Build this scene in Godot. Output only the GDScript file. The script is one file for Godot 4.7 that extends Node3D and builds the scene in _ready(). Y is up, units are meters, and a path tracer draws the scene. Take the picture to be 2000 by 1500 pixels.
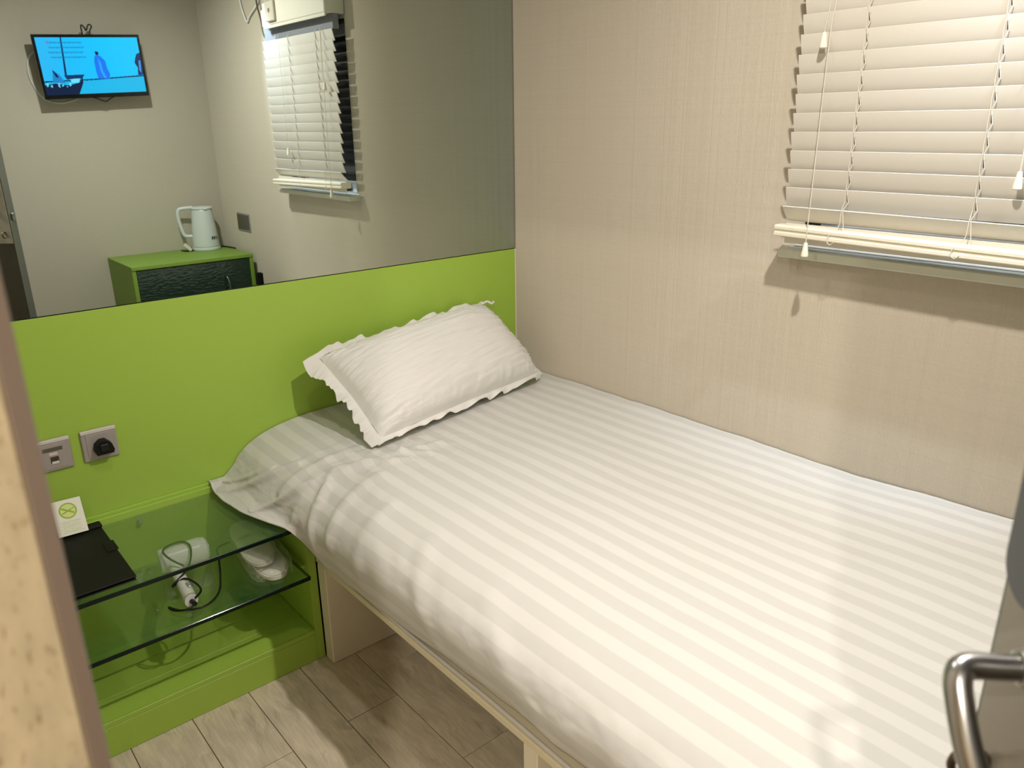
extends Node3D
# A small hotel room seen from its doorway. x = 0: window wall, z = 0: headboard wall, y = 0: floor. Metres.

const ROOM_L := 2.84
const ROOM_W := 1.80
const ROOM_H := 2.32
const GLASS_TOP := 0.480
const GLASS_LOW := 0.322
const GLASS_Z := 0.384

var rng := RandomNumberGenerator.new()
var noise := FastNoiseLite.new()
var M := {}

func _ready() -> void:
	rng.seed = 11
	noise.seed = 5
	noise.frequency = 1.0
	# ---------------------------------------------------------------- camera
	var cam := Camera3D.new()
	cam.name = "camera"
	add_child(cam)
	cam.fov = 52.82
	cam.near = 0.02
	cam.far = 60.0
	cam.transform = Transform3D(Basis(Vector3(0.76034796, -0.01356188, 0.64937435), Vector3(0.21747309, 0.94739117, -0.23485193), Vector3(-0.6120265, 0.31979063, 0.72329629)), Vector3(-1.84265, 1.488653, 2.14639))
	cam.current = true
	# the lens of a phone: what is close to it falls out of focus
	var lens := CameraAttributesPhysical.new()
	lens.frustum_focal_length = 24.163
	lens.frustum_focus_distance = 2.1
	lens.frustum_near = 0.02
	lens.frustum_far = 60.0
	lens.exposure_aperture = 6.4
	cam.attributes = lens
	# ---------------------------------------------------------------- environment
	var env := Environment.new()
	env.background_mode = Environment.BG_COLOR
	env.background_color = Color(0.03, 0.03, 0.035)
	env.tonemap_mode = Environment.TONE_MAPPER_LINEAR
	env.tonemap_exposure = 1.0
	env.sdfgi_enabled = true
	env.ssao_enabled = true
	env.ssil_enabled = true
	var we := WorldEnvironment.new()
	we.name = "environment"
	we.environment = env
	add_child(we)
	# ---------------------------------------------------------------- lamps
	make_materials()
	downlight(Vector3(-0.79, ROOM_H, 1.63), 0.045, Color(1.0, 0.974, 0.935), 2.5, "recessed round ceiling downlight above the bed", "main")
	downlight(Vector3(-1.30, ROOM_H, 1.00), 0.045, Color(1.0, 0.974, 0.935), 0.40, "recessed round ceiling downlight above the nightstand aisle", "main")
	downlight(Vector3(-2.42, ROOM_H, 2.68), 0.045, Color(1.0, 0.96, 0.89), 3.2, "recessed round ceiling downlight in the corridor", "main")
	downlight(Vector3(-0.33, ROOM_H, 2.02), 0.03, Color(0.84, 0.92, 1.0), 1.9, "small cool white ceiling spotlight aimed at the blind", "spot")
	# ---------------------------------------------------------------- structure
	build_shell()
	build_floor()
	build_headboard()
	build_window()
	build_door()
	# ---------------------------------------------------------------- furniture
	build_bed()
	build_nightstand()
	build_minibar()
	build_air_conditioner()
	build_blind()
	build_tv()
	# ---------------------------------------------------------------- small things
	build_sockets()
	build_folder_and_card()
	build_dryer()
	build_slippers()
	build_kettle()

# ==================================================================== helpers
func sm() -> SurfaceTool:
	var st := SurfaceTool.new()
	st.begin(Mesh.PRIMITIVE_TRIANGLES)
	return st

func tri(st: SurfaceTool, a: Vector3, b: Vector3, c: Vector3, out: Vector3) -> void:
	var n := (c - a).cross(b - a)
	if n.length_squared() < 1e-18:
		return
	n = n.normalized()
	if n.dot(out) < 0.0:
		var t := b
		b = c
		c = t
		n = -n
	for p: Vector3 in [a, b, c]:
		st.set_normal(n)
		st.set_uv(Vector2.ZERO)
		st.add_vertex(p)

func quad(st: SurfaceTool, a: Vector3, b: Vector3, c: Vector3, d: Vector3, out: Vector3) -> void:
	tri(st, a, b, c, out)
	tri(st, a, c, d, out)

# chamfered box between two corners
func bx(st: SurfaceTool, lo: Vector3, hi: Vector3, r := 0.0, xf := Transform3D()) -> void:
	var c := (lo + hi) * 0.5
	var h := (hi - lo) * 0.5
	r = minf(r, minf(h.x, minf(h.y, h.z)) * 0.95)
	var P := func(ax: int, s: Vector3) -> Vector3:
		var q := Vector3(s.x * (h.x - r), s.y * (h.y - r), s.z * (h.z - r))
		q[ax] = s[ax] * h[ax]
		return xf * (c + q)
	for ax in 3:
		var b := (ax + 1) % 3
		var d := (ax + 2) % 3
		for s in [-1.0, 1.0]:
			var q := []
			for k: Vector2 in [Vector2(-1, -1), Vector2(1, -1), Vector2(1, 1), Vector2(-1, 1)]:
				var v := Vector3.ZERO
				v[ax] = s
				v[b] = k.x
				v[d] = k.y
				q.append(P.call(ax, v))
			var o := Vector3.ZERO
			o[ax] = s
			quad(st, q[0], q[1], q[2], q[3], xf.basis * o)
			if r > 0.0:
				for s2 in [-1.0, 1.0]:
					var v1 := Vector3.ZERO
					v1[ax] = s
					v1[b] = s2
					v1[d] = -1.0
					var v2 := v1
					v2[d] = 1.0
					var oo := Vector3.ZERO
					oo[ax] = s
					oo[b] = s2
					quad(st, P.call(ax, v1), P.call(ax, v2), P.call(b, v2), P.call(b, v1), xf.basis * oo)
	if r > 0.0:
		for sx in [-1.0, 1.0]:
			for sy in [-1.0, 1.0]:
				for sz in [-1.0, 1.0]:
					var v := Vector3(sx, sy, sz)
					tri(st, P.call(0, v), P.call(1, v), P.call(2, v), xf.basis * v)

# round bar along a path, ends closed
func tube(st: SurfaceTool, path: Array, radius: float, sides := 8, flat := 1.0) -> void:
	var rings := []
	var ref := Vector3.UP
	for i in path.size():
		var p: Vector3 = path[i]
		var a: Vector3 = path[maxi(i - 1, 0)]
		var b: Vector3 = path[mini(i + 1, path.size() - 1)]
		var t := (b - a).normalized()
		if i == 0:
			ref = Vector3.UP if absf(t.y) < 0.9 else Vector3.RIGHT
		var n := (ref - t * ref.dot(t)).normalized()
		ref = n
		var bn := t.cross(n)
		var ring := []
		for k in sides + 1:
			var an := TAU * k / sides
			ring.append([p + (n * cos(an) * flat + bn * sin(an)) * radius, (n * cos(an) + bn * sin(an)).normalized()])
		rings.append(ring)
	for i in rings.size() - 1:
		for k in sides:
			smooth_quad(st, rings[i][k], rings[i][k + 1], rings[i + 1][k + 1], rings[i + 1][k])
	for e in [0, rings.size() - 1]:
		var o: Vector3 = (path[e] as Vector3) - (path[1 if e == 0 else e - 1] as Vector3)
		for k in sides:
			tri(st, path[e], rings[e][k][0], rings[e][k + 1][0], o)

func smooth_quad(st: SurfaceTool, a: Array, b: Array, c: Array, d: Array) -> void:
	smooth_tri(st, a, b, c)
	smooth_tri(st, a, c, d)

func smooth_tri(st: SurfaceTool, a: Array, b: Array, c: Array) -> void:
	var n: Vector3 = ((c[0] as Vector3) - (a[0] as Vector3)).cross((b[0] as Vector3) - (a[0] as Vector3))
	if n.length_squared() < 1e-20:
		return
	var s: Vector3 = (a[1] as Vector3) + (b[1] as Vector3) + (c[1] as Vector3)
	var order := [a, b, c] if n.dot(s) >= 0.0 else [a, c, b]
	for v: Array in order:
		st.set_normal(v[1])
		st.set_uv(v[2] if v.size() > 2 else Vector2.ZERO)
		st.add_vertex(v[0])

# profile (radius, height) turned about the y axis of xf
func lathe(st: SurfaceTool, prof: Array, xf := Transform3D(), sides := 32) -> void:
	for i in prof.size() - 1:
		var p: Vector2 = prof[i]
		var q: Vector2 = prof[i + 1]
		var d := (q - p)
		if d.length_squared() < 1e-14:
			continue
		var nn := Vector2(d.y, -d.x).normalized()
		for k in sides:
			var a0 := TAU * k / sides
			var a1 := TAU * (k + 1) / sides
			var c := []
			for w: Array in [[p, a0], [p, a1], [q, a1], [q, a0]]:
				var pr: Vector2 = w[0]
				var an: float = w[1]
				c.append([xf * Vector3(pr.x * cos(an), pr.y, pr.x * sin(an)), (xf.basis * Vector3(nn.x * cos(an), nn.y, nn.x * sin(an))).normalized()])
			smooth_quad(st, c[0], c[1], c[2], c[3])

# grid[i][j] of points -> smooth surface; uv[i][j] optional; normal on the side of "out"
func grid(st: SurfaceTool, g: Array, out: Vector3, uv := []) -> void:
	var ni := g.size()
	var nj: int = (g[0] as PackedVector3Array).size()
	var nr := []
	for i in ni:
		var row := PackedVector3Array()
		for j in nj:
			var du: Vector3 = g[mini(i + 1, ni - 1)][j] - g[maxi(i - 1, 0)][j]
			var dv: Vector3 = g[i][mini(j + 1, nj - 1)] - g[i][maxi(j - 1, 0)]
			row.append(du.cross(dv).normalized())
		nr.append(row)
	var sgn := 1.0 if (nr[ni / 2][nj / 2] as Vector3).dot(out) >= 0.0 else -1.0
	var has_uv := uv.size() > 0
	for i in ni - 1:
		for j in nj - 1:
			var c := []
			for w: Vector2i in [Vector2i(i, j), Vector2i(i + 1, j), Vector2i(i + 1, j + 1), Vector2i(i, j + 1)]:
				c.append([g[w.x][w.y], (nr[w.x][w.y] as Vector3) * sgn, uv[w.x][w.y] if has_uv else Vector2.ZERO])
			smooth_quad(st, c[0], c[1], c[2], c[3])

# flat outline (x, z) raised from y0 to y1
func prism(st: SurfaceTool, outline: PackedVector2Array, y0: float, y1: float, xf := Transform3D()) -> void:
	var idx := Geometry2D.triangulate_polygon(outline)
	for k in range(0, idx.size(), 3):
		for y: float in [y0, y1]:
			var v := []
			for m in 3:
				var o := outline[idx[k + m]]
				v.append(xf * Vector3(o.x, y, o.y))
			tri(st, v[0], v[1], v[2], xf.basis * Vector3(0, 1 if y == y1 else -1, 0))
	var cen := Vector2.ZERO
	for o in outline:
		cen += o / outline.size()
	for k in outline.size():
		var a := outline[k]
		var b := outline[(k + 1) % outline.size()]
		var n2 := Vector2((b - a).y, -(b - a).x)
		if n2.dot((a + b) * 0.5 - cen) < 0.0:
			n2 = -n2
		quad(st, xf * Vector3(a.x, y0, a.y), xf * Vector3(b.x, y0, b.y), xf * Vector3(b.x, y1, b.y), xf * Vector3(a.x, y1, a.y), xf.basis * Vector3(n2.x, 0, n2.y))

func spline(pts: Array, per := 8) -> Array:
	var out := []
	for i in pts.size() - 1:
		var p0: Vector3 = pts[maxi(i - 1, 0)]
		var p1: Vector3 = pts[i]
		var p2: Vector3 = pts[i + 1]
		var p3: Vector3 = pts[mini(i + 2, pts.size() - 1)]
		for k in per:
			out.append(p1.cubic_interpolate(p2, p0, p3, float(k) / per))
	out.append(pts[-1])
	return out

func obj(called: String, st: SurfaceTool, m: Material, parent: Node3D) -> MeshInstance3D:
	var o := MeshInstance3D.new()
	o.name = called
	o.mesh = st.commit()
	o.material_override = null
	for k in o.mesh.get_surface_count():
		o.mesh.surface_set_material(k, m)
	o.cast_shadow = GeometryInstance3D.SHADOW_CASTING_SETTING_ON
	parent.add_child(o, true)
	# shapes are written in room coordinates: undo the place of the thing they belong to
	if parent != self and not parent.has_meta("own_axes"):
		var p: Node3D = parent
		if parent.get_parent() == self:
			o.position = -p.position
	return o

func part(called: String, lo: Vector3, hi: Vector3, m: Material, parent: Node3D, r := 0.0015) -> MeshInstance3D:
	var st := sm()
	bx(st, lo, hi, r)
	return obj(called, st, m, parent)

var taken := {}
func numbered(called: String) -> String:
	if not taken.has(called):
		taken[called] = 0
		return called
	taken[called] += 1
	return "%s_%03d" % [called, taken[called]]

func thing(called: String, label: String, category: String, at := Vector3.ZERO, group := "") -> Node3D:
	var o := Node3D.new()
	o.name = numbered(called)
	add_child(o)
	o.position = at
	o.set_meta("label", label)
	o.set_meta("category", category)
	if group != "":
		o.set_meta("group", group)
	return o

func own_axes(o: Node3D) -> Node3D:
	o.set_meta("own_axes", true)
	return o

func struct(called: String, label: String, at := Vector3.ZERO) -> Node3D:
	var o := Node3D.new()
	o.name = called
	add_child(o)
	o.position = at
	o.set_meta("kind", "structure")
	o.set_meta("label", label)
	return o

# ==================================================================== materials
func mat(c: Color, rough := 0.6, metal := 0.0, spec := 0.5) -> StandardMaterial3D:
	var m := StandardMaterial3D.new()
	m.albedo_color = c
	m.roughness = rough
	m.metallic = metal
	m.metallic_specular = spec
	return m

func c8(r: int, g: int, b: int) -> Color:
	return Color(r / 255.0, g / 255.0, b / 255.0)

func tex(im: Image) -> ImageTexture:
	return ImageTexture.create_from_image(im)

func noise_image(w: int, h: int, fx: float, fy: float, lo: float, hi: float, sd: int, oct := 3) -> Image:
	var n := FastNoiseLite.new()
	n.seed = sd
	n.frequency = 1.0
	n.fractal_octaves = oct
	var im := Image.create(w, h, false, Image.FORMAT_RGB8)
	for y in h:
		for x in w:
			# two samples blended so that the tile repeats
			var u := float(x) / w
			var v := float(y) / h
			var s := 0.0
			for k: Vector3 in [Vector3(u, v, (1 - u) * (1 - v)), Vector3(u - 1, v, u * (1 - v)), Vector3(u, v - 1, (1 - u) * v), Vector3(u - 1, v - 1, u * v)]:
				s += n.get_noise_2d(k.x * fx, k.y * fy) * k.z
			var g := clampf(lerpf(lo, hi, s * 0.9 + 0.5), 0.0, 1.0)
			im.set_pixel(x, y, Color(g, g, g))
	return im

func make_materials() -> void:
	var paper := mat(c8(209, 199, 182), 0.9, 0.0, 0.2)
	paper.albedo_texture = tex(noise_image(256, 256, 42.0, 42.0, 0.955, 1.0, 3, 4))
	paper.uv1_triplanar = true
	paper.uv1_world_triplanar = true
	paper.uv1_scale = Vector3(3.1, 3.1, 3.1)
	M.paper = paper
	M.ceiling = mat(c8(226, 222, 214), 0.9, 0.0, 0.2)
	M.green = mat(c8(165, 199, 80), 0.42, 0.0, 0.45)
	M.green_dull = mat(c8(134, 166, 66), 0.5, 0.0, 0.4)
	M.mirror = mat(c8(220, 232, 231), 0.0, 1.0)
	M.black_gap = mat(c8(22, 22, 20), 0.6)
	M.cream = mat(c8(238, 229, 208), 0.5)
	M.cream_worn = mat(c8(232, 222, 194), 0.6)
	M.grout = mat(c8(92, 80, 64), 0.9, 0.0, 0.2)
	M.plank = []
	for k in 4:
		var im := Image.create(128, 1024, false, Image.FORMAT_RGB8)
		var n := FastNoiseLite.new()
		n.seed = 40 + k
		n.frequency = 1.0
		n.fractal_octaves = 4
		for y in 1024:
			for x in 128:
				var warp := n.get_noise_2d(x * 0.012 + 9.0, y * 0.003) * 0.8
				var fine := n.get_noise_2d(x * 0.16, y * 0.006 + 40.0)
				var band := n.get_noise_2d(x * 0.030 + warp, y * 0.0035 + 80.0)
				var spot := n.get_noise_2d(x * 0.02, y * 0.004 + 150.0)
				var g := 1.0 + fine * 0.06 + band * 0.08 + spot * 0.03
				var dark := smoothstep(0.25, 0.5, n.get_noise_2d(x * 0.045 + warp * 1.3, y * 0.003 + 230.0)) * 0.07
				g = clampf(g - dark, 0.55, 1.12)
				var base := Color(0.815, 0.762, 0.675) * g
				base.b -= dark * 0.12
				im.set_pixel(x, y, Color(clampf(base.r, 0, 1), clampf(base.g, 0, 1), clampf(base.b, 0, 1)))
		var pm := mat(Color.WHITE, 0.55, 0.0, 0.4)
		pm.albedo_texture = tex(im)
		M.plank.append(pm)
	# sheet: satin stripes, one period per tile
	var st := Image.create(128, 128, false, Image.FORMAT_RGB8)
	for y in 128:
		for x in 128:
			var u := x / 128.0
			var w := smoothstep(0.0, 0.03, u) * (1.0 - smoothstep(0.48, 0.51, u))
			var v := lerpf(0.805, 0.848, w) + noise.get_noise_2d(x * 0.9, y * 0.35) * 0.008
			st.set_pixel(x, y, Color(v, v * 0.992, v * 0.978))
	M.sheet = mat(Color.WHITE, 0.75, 0.0, 0.3)
	M.sheet.albedo_texture = tex(st)
	M.sheet.rim_enabled = true
	M.sheet.rim = 0.25
	M.pillow = mat(c8(230, 228, 225), 0.8, 0.0, 0.25)
	M.pillow.rim_enabled = true
	M.pillow.rim = 0.2
	M.cover = mat(c8(216, 212, 206), 0.7)
	var gl := mat(Color(0.16, 0.44, 0.30, 0.12), 0.0)
	gl.transparency = BaseMaterial3D.TRANSPARENCY_ALPHA
	M.glass = gl
	M.glass_edge = mat(c8(5, 26, 19), 0.12, 0.0, 0.35)
	var wg := mat(Color(0.02, 0.03, 0.04, 0.35), 0.0)
	wg.transparency = BaseMaterial3D.TRANSPARENCY_ALPHA
	M.window_glass = wg
	var film := mat(Color(0.9, 0.92, 0.88, 0.10), 0.06, 0.0, 0.7)
	film.transparency = BaseMaterial3D.TRANSPARENCY_ALPHA
	M.film = film
	M.white = mat(c8(240, 238, 232), 0.4)
	M.white_gloss = mat(c8(236, 238, 236), 0.22)
	M.blind = mat(c8(216, 210, 199), 0.42, 0.0, 0.45)
	M.rail = mat(c8(232, 224, 204), 0.4)
	M.cord = mat(c8(214, 206, 190), 0.8)
	M.slot = mat(c8(84, 70, 52), 0.9)
	M.valance = mat(c8(132, 134, 140), 0.5)
	M.marble = mat(c8(196, 196, 178), 0.3)
	M.frame_white = mat(c8(226, 226, 226), 0.35)
	M.alu = mat(c8(150, 152, 148), 0.35, 0.9)
	M.latch = mat(c8(96, 92, 80), 0.5)
	M.steel = mat(c8(180, 180, 182), 0.26, 1.0)
	M.steel_plate = mat(c8(176, 171, 164), 0.3, 0.4)
	M.steel_dark = mat(c8(110, 100, 88), 0.35, 1.0)
	M.plate = mat(c8(178, 172, 170), 0.35, 0.25)
	M.plate_light = mat(c8(222, 216, 214), 0.3, 0.1)
	M.black = mat(c8(14, 14, 15), 0.4)
	M.black_soft = mat(c8(20, 19, 17), 0.62, 0.0, 0.35)
	M.black_gloss = mat(c8(8, 8, 10), 0.18)
	M.door = mat(c8(60, 57, 48), 0.5)
	M.reader = mat(c8(112, 116, 126), 0.35, 0.3)
	M.brown = mat(c8(138, 122, 110), 0.6)
	var tan_im := noise_image(256, 256, 9.0, 5.0, 0.90, 1.02, 21, 3)
	var n2 := FastNoiseLite.new()
	n2.seed = 77
	n2.frequency = 1.0
	for y in 256:
		for x in 256:
			var pit := smoothstep(0.30, 0.55, n2.get_noise_2d(x * 0.14, y * 0.055))
			var v := tan_im.get_pixel(x, y).r
			var col := Color(0.87 * v, 0.80 * v, 0.67 * v).lerp(Color(0.58, 0.47, 0.32), pit * 0.55)
			tan_im.set_pixel(x, y, col)
	var tan := mat(Color.WHITE, 0.75)
	tan.albedo_texture = tex(tan_im)
	tan.uv1_triplanar = true
	tan.uv1_world_triplanar = true
	tan.uv1_scale = Vector3(7.0, 5.0, 7.0)
	M.tan = tan
	M.corridor = mat(c8(206, 190, 160), 0.85)
	M.ac = mat(c8(220, 215, 200), 0.45)
	M.ac_dark = mat(c8(120, 112, 92), 0.6)
	M.holder = mat(c8(196, 188, 172), 0.5)
	M.tag_yellow = mat(c8(232, 222, 176), 0.5)
	M.paper_card = mat(c8(240, 240, 228), 0.6)
	M.slipper = mat(c8(226, 226, 212), 0.85)
	M.kettle = mat(c8(226, 232, 232), 0.25)
	M.dark_glass = mat(c8(30, 54, 42), 0.10, 0.0, 0.7)
	M.dark_glass.heightmap_enabled = true
	M.dark_glass.heightmap_texture = tex(noise_image(128, 128, 9.0, 22.0, 0.0, 1.0, 61, 4))
	M.dark_glass.heightmap_scale = 0.25
	M.dark_glass.uv1_triplanar = true
	M.dark_glass.uv1_scale = Vector3(3, 3, 3)

# ==================================================================== lamps
func downlight(at: Vector3, size: float, color: Color, energy: float, label: String, sort: String) -> void:
	var t := thing("spotlight" if sort == "spot" else "ceiling_downlight", label, "lamp", at)
	var rim := sm()
	var R := size * 0.5 + 0.012
	lathe(rim, [Vector2(R - 0.012, -0.001), Vector2(R - 0.010, -0.006), Vector2(R + 0.008, -0.005), Vector2(R + 0.010, 0.0)], Transform3D(Basis(), at), 40)
	obj("trim_ring", rim, M.white, t)
	var bulb := sm()
	lathe(bulb, [Vector2(R - 0.012, 0.002 - 0.004), Vector2(0.0, 0.002 - 0.004)], Transform3D(Basis(), at), 40)
	var glow := mat(Color.WHITE, 0.5)
	glow.emission_enabled = true
	glow.emission = color
	glow.emission_energy_multiplier = 3.0
	obj("bulb", bulb, glow, t)
	if sort == "spot":
		var s := SpotLight3D.new()
		s.name = "spot_beam"
		t.add_child(s)
		s.position = Vector3(0, -0.02, 0)
		s.look_at_from_position(at + Vector3(0, -0.02, 0), Vector3(-0.05, 1.72, 1.74), Vector3(1, 0, 0))
		s.spot_angle = 26.0
		s.spot_angle_attenuation = 1.0
		s.light_color = color
		s.light_energy = energy
		s.light_size = 0.015
		s.spot_range = 8.0
		s.spot_attenuation = 2.0
		s.shadow_enabled = true
	else:
		var l := AreaLight3D.new()
		l.name = "downlight_beam"
		t.add_child(l)
		l.area_size = Vector2(size, size)
		l.position = Vector3(0, -0.009, 0)
		l.rotation_degrees = Vector3(-90, 0, 0)
		l.light_color = color
		l.light_energy = energy
		l.area_range = 12.0
		l.area_attenuation = 2.0
		l.shadow_enabled = true

# ==================================================================== room shell
func build_shell() -> void:
	var T := 0.15
	# window wall with its opening; the paper has fine vertical threads
	var w := struct("wall_right", "beige wall with fine vertical linen textured wallpaper and window")
	var st := sm()
	var f := 0.003
	var zo0 := 1.12
	var zo1 := 1.80
	var yo0 := 1.165
	var yo1 := 1.93
	bx(st, Vector3(f, 0, -T), Vector3(T, ROOM_H, zo0))
	bx(st, Vector3(f, 0, zo1), Vector3(T, ROOM_H, ROOM_L + T))
	bx(st, Vector3(f, 0, zo0), Vector3(T, yo0, zo1))
	bx(st, Vector3(f, yo1, zo0), Vector3(T, ROOM_H, zo1))
	var z := 0.0
	while z < ROOM_L:
		var wd := rng.randf_range(0.0012, 0.0020)
		var z1 := minf(z + wd, ROOM_L)
		var h := wd * 0.5 * tan(deg_to_rad(42.0))
		var pieces := [[0.0, ROOM_H]]
		if z1 > zo0 and z < zo1:
			pieces = [[0.0, yo0], [yo1, ROOM_H]]
		for p: Array in pieces:
			var a := Vector3(h, p[0], z)
			var b := Vector3(0, p[0], (z + z1) * 0.5)
			var c := Vector3(h, p[0], z1)
			var up := Vector3(0, p[1] - p[0], 0)
			quad(st, a, b, b + up, a + up, Vector3(-1, 0, -0.5))
			quad(st, b, c, c + up, b + up, Vector3(-1, 0, 0.5))
		z = z1
	obj("wallpaper", st, M.paper, w)
	var b0 := struct("wall_back", "wall behind the green headboard and mirror")
	part("plaster", Vector3(-ROOM_W - T, 0, -T), Vector3(0.003, ROOM_H, -0.021), M.paper, b0, 0.0)
	var b1 := struct("wall_front", "beige wallpapered wall opposite the headboard")
	part("wallpaper", Vector3(-ROOM_W - T, 0, ROOM_L), Vector3(0.003, ROOM_H, ROOM_L + T), M.paper, b1, 0.0)
	var b2 := struct("wall_left", "beige wall with the doorway beside the nightstand")
	part("wallpaper", Vector3(-ROOM_W - T + 0.004, 0, -0.021), Vector3(-ROOM_W, ROOM_H, 1.775), M.paper, b2, 0.0)
	part("wallpaper", Vector3(-ROOM_W - T + 0.004, 0, 2.56), Vector3(-ROOM_W, ROOM_H, ROOM_L), M.paper, b2, 0.0)
	part("wallpaper", Vector3(-ROOM_W - T + 0.004, 2.10, 1.775), Vector3(-ROOM_W, ROOM_H, 2.56), M.paper, b2, 0.0)
	var c := struct("ceiling", "plain off white ceiling")
	part("plaster", Vector3(-3.55, ROOM_H, -T), Vector3(T, ROOM_H + 0.1, 4.2), M.ceiling, c, 0.0)
	# corridor outside the door
	var k := struct("wall_corridor", "tan corridor walls outside the doorway")
	part("plaster", Vector3(-3.45, 0, -0.2), Vector3(-3.30, ROOM_H, 4.2), M.corridor, k, 0.0)
	part("plaster", Vector3(-3.30, 0, 4.05), Vector3(-ROOM_W - T, ROOM_H, 4.2), M.corridor, k, 0.0)
	part("plaster", Vector3(-3.30, 0, -0.2), Vector3(-ROOM_W - T, ROOM_H, -0.05), M.corridor, k, 0.0)
	part("plaster", Vector3(-ROOM_W - T, 0, ROOM_L), Vector3(-ROOM_W - T + 0.1, ROOM_H, 4.05), M.corridor, k, 0.0)
	# door lining: pitted tan reveal with a brown strip towards the room
	var d := struct("trim_1", "tan pitted door jamb lining with a narrow brown edge strip")
	part("jamb_lining", Vector3(-ROOM_W - T, 0, 1.775), Vector3(-1.8085, 2.10, 1.79), M.tan, d, 0.001)
	part("jamb_edge_strip", Vector3(-1.8085, 0, 1.775), Vector3(-1.8005, 2.10, 1.7905), M.brown, d, 0.0008)
	var d2 := struct("trim_2", "tan door jamb lining on the hinge side")
	part("jamb_lining", Vector3(-ROOM_W - T, 0, 2.545), Vector3(-1.8085, 2.10, 2.56), M.tan, d2, 0.001)
	part("jamb_edge_strip", Vector3(-1.8085, 0, 2.545), Vector3(-1.8005, 2.10, 2.56), M.brown, d2, 0.0008)
	var d3 := struct("trim_3", "tan door head lining above the doorway")
	part("head_lining", Vector3(-ROOM_W - T, 2.085, 1.79), Vector3(-1.8085, 2.10, 2.545), M.tan, d3, 0.001)

func build_floor() -> void:
	var f := struct("floor", "light wood look plank tile floor with dark joints")
	part("slab", Vector3(-3.45, -0.10, -0.15), Vector3(0.15, -0.0025, 4.2), M.grout, f, 0.0)
	var edges := [0.0]
	var x := -0.039
	while x > -1.95:
		edges.append(x)
		x -= 0.154
	edges.append(-1.95)
	var n := 0
	for k in edges.size() - 1:
		var x1: float = edges[k]
		var x0: float = edges[k + 1]
		# joints seen in the photograph: z = 0.60 in every second row
		var z := (0.0 if k % 2 == 1 else -0.3)
		while z < ROOM_L:
			var za := maxf(z, 0.0) + 0.001
			var zb := minf(z + 0.6, ROOM_L) - 0.001
			if zb - za > 0.02:
				plank(f, Vector2(x0 + 0.001, x1 - 0.001), Vector2(za, zb), n)
				n += 1
			z += 0.6

func plank(f: Node3D, xs: Vector2, zs: Vector2, n: int) -> void:
	var st := sm()
	var top := rng.randf_range(-0.0004, 0.0)
	var off := Vector2(rng.randf(), rng.randf())
	var c := 0.0008
	var lo := Vector3(xs.x, -0.004, zs.x)
	var hi := Vector3(xs.y, top, zs.y)
	var t := [Vector3(lo.x + c, top, lo.z + c), Vector3(hi.x - c, top, lo.z + c), Vector3(hi.x - c, top, hi.z - c), Vector3(lo.x + c, top, hi.z - c)]
	var e := [Vector3(lo.x, top - c, lo.z), Vector3(hi.x, top - c, lo.z), Vector3(hi.x, top - c, hi.z), Vector3(lo.x, top - c, hi.z)]
	var uv := func(p: Vector3) -> Vector2: return Vector2((p.x - lo.x) / 0.154 * 0.9, (p.z - lo.z) / 0.6 * 0.9) + off
	var face := func(q: Array, o: Vector3) -> void:
		var v := []
		for p: Vector3 in q:
			v.append([p, o.normalized(), uv.call(p)])
		smooth_quad(st, v[0], v[1], v[2], v[3])
	face.call(t, Vector3.UP)
	var outs := [Vector3(0, 1, -1), Vector3(1, 1, 0), Vector3(0, 1, 1), Vector3(-1, 1, 0)]
	for k in 4:
		var j := (k + 1) % 4
		face.call([t[k], t[j], e[j], e[k]], outs[k])
		var o2: Vector3 = outs[k]
		o2.y = 0
		var d := Vector3(0, lo.y - (top - c), 0)
		face.call([e[k], e[j], e[j] + d, e[k] + d], o2)
	obj("plank", st, M.plank[n * 7 % 4], f)

# ==================================================================== headboard and mirror
func build_headboard() -> void:
	var h := thing("headboard_panel", "lime green painted panel behind the bed below the mirror", "panel", Vector3(-0.9, 0, -0.01))
	part("board", Vector3(-ROOM_W, 0, -0.020), Vector3(-0.004, 1.0545, 0.0), M.green, h, 0.001)
	var m := thing("wall_mirror", "large frameless mirror covering the wall above the green panel", "mirror", Vector3(-0.9, 1.0575, -0.01))
	part("silvering", Vector3(-ROOM_W, 1.0575, -0.019), Vector3(-0.0035, ROOM_H - 0.002, -0.002), M.mirror, m, 0.0)
	part("lower_edge", Vector3(-ROOM_W, 1.0546, -0.0205), Vector3(-0.0035, 1.0574, -0.004), M.black_gap, m, 0.0)
	var t := struct("trim_4", "thin pale strip between green panel and wallpaper")
	part("edge_strip", Vector3(-0.0039, 0, -0.0205), Vector3(-0.0003, 1.0545, 0.0012), M.cream, t, 0.0003)

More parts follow.
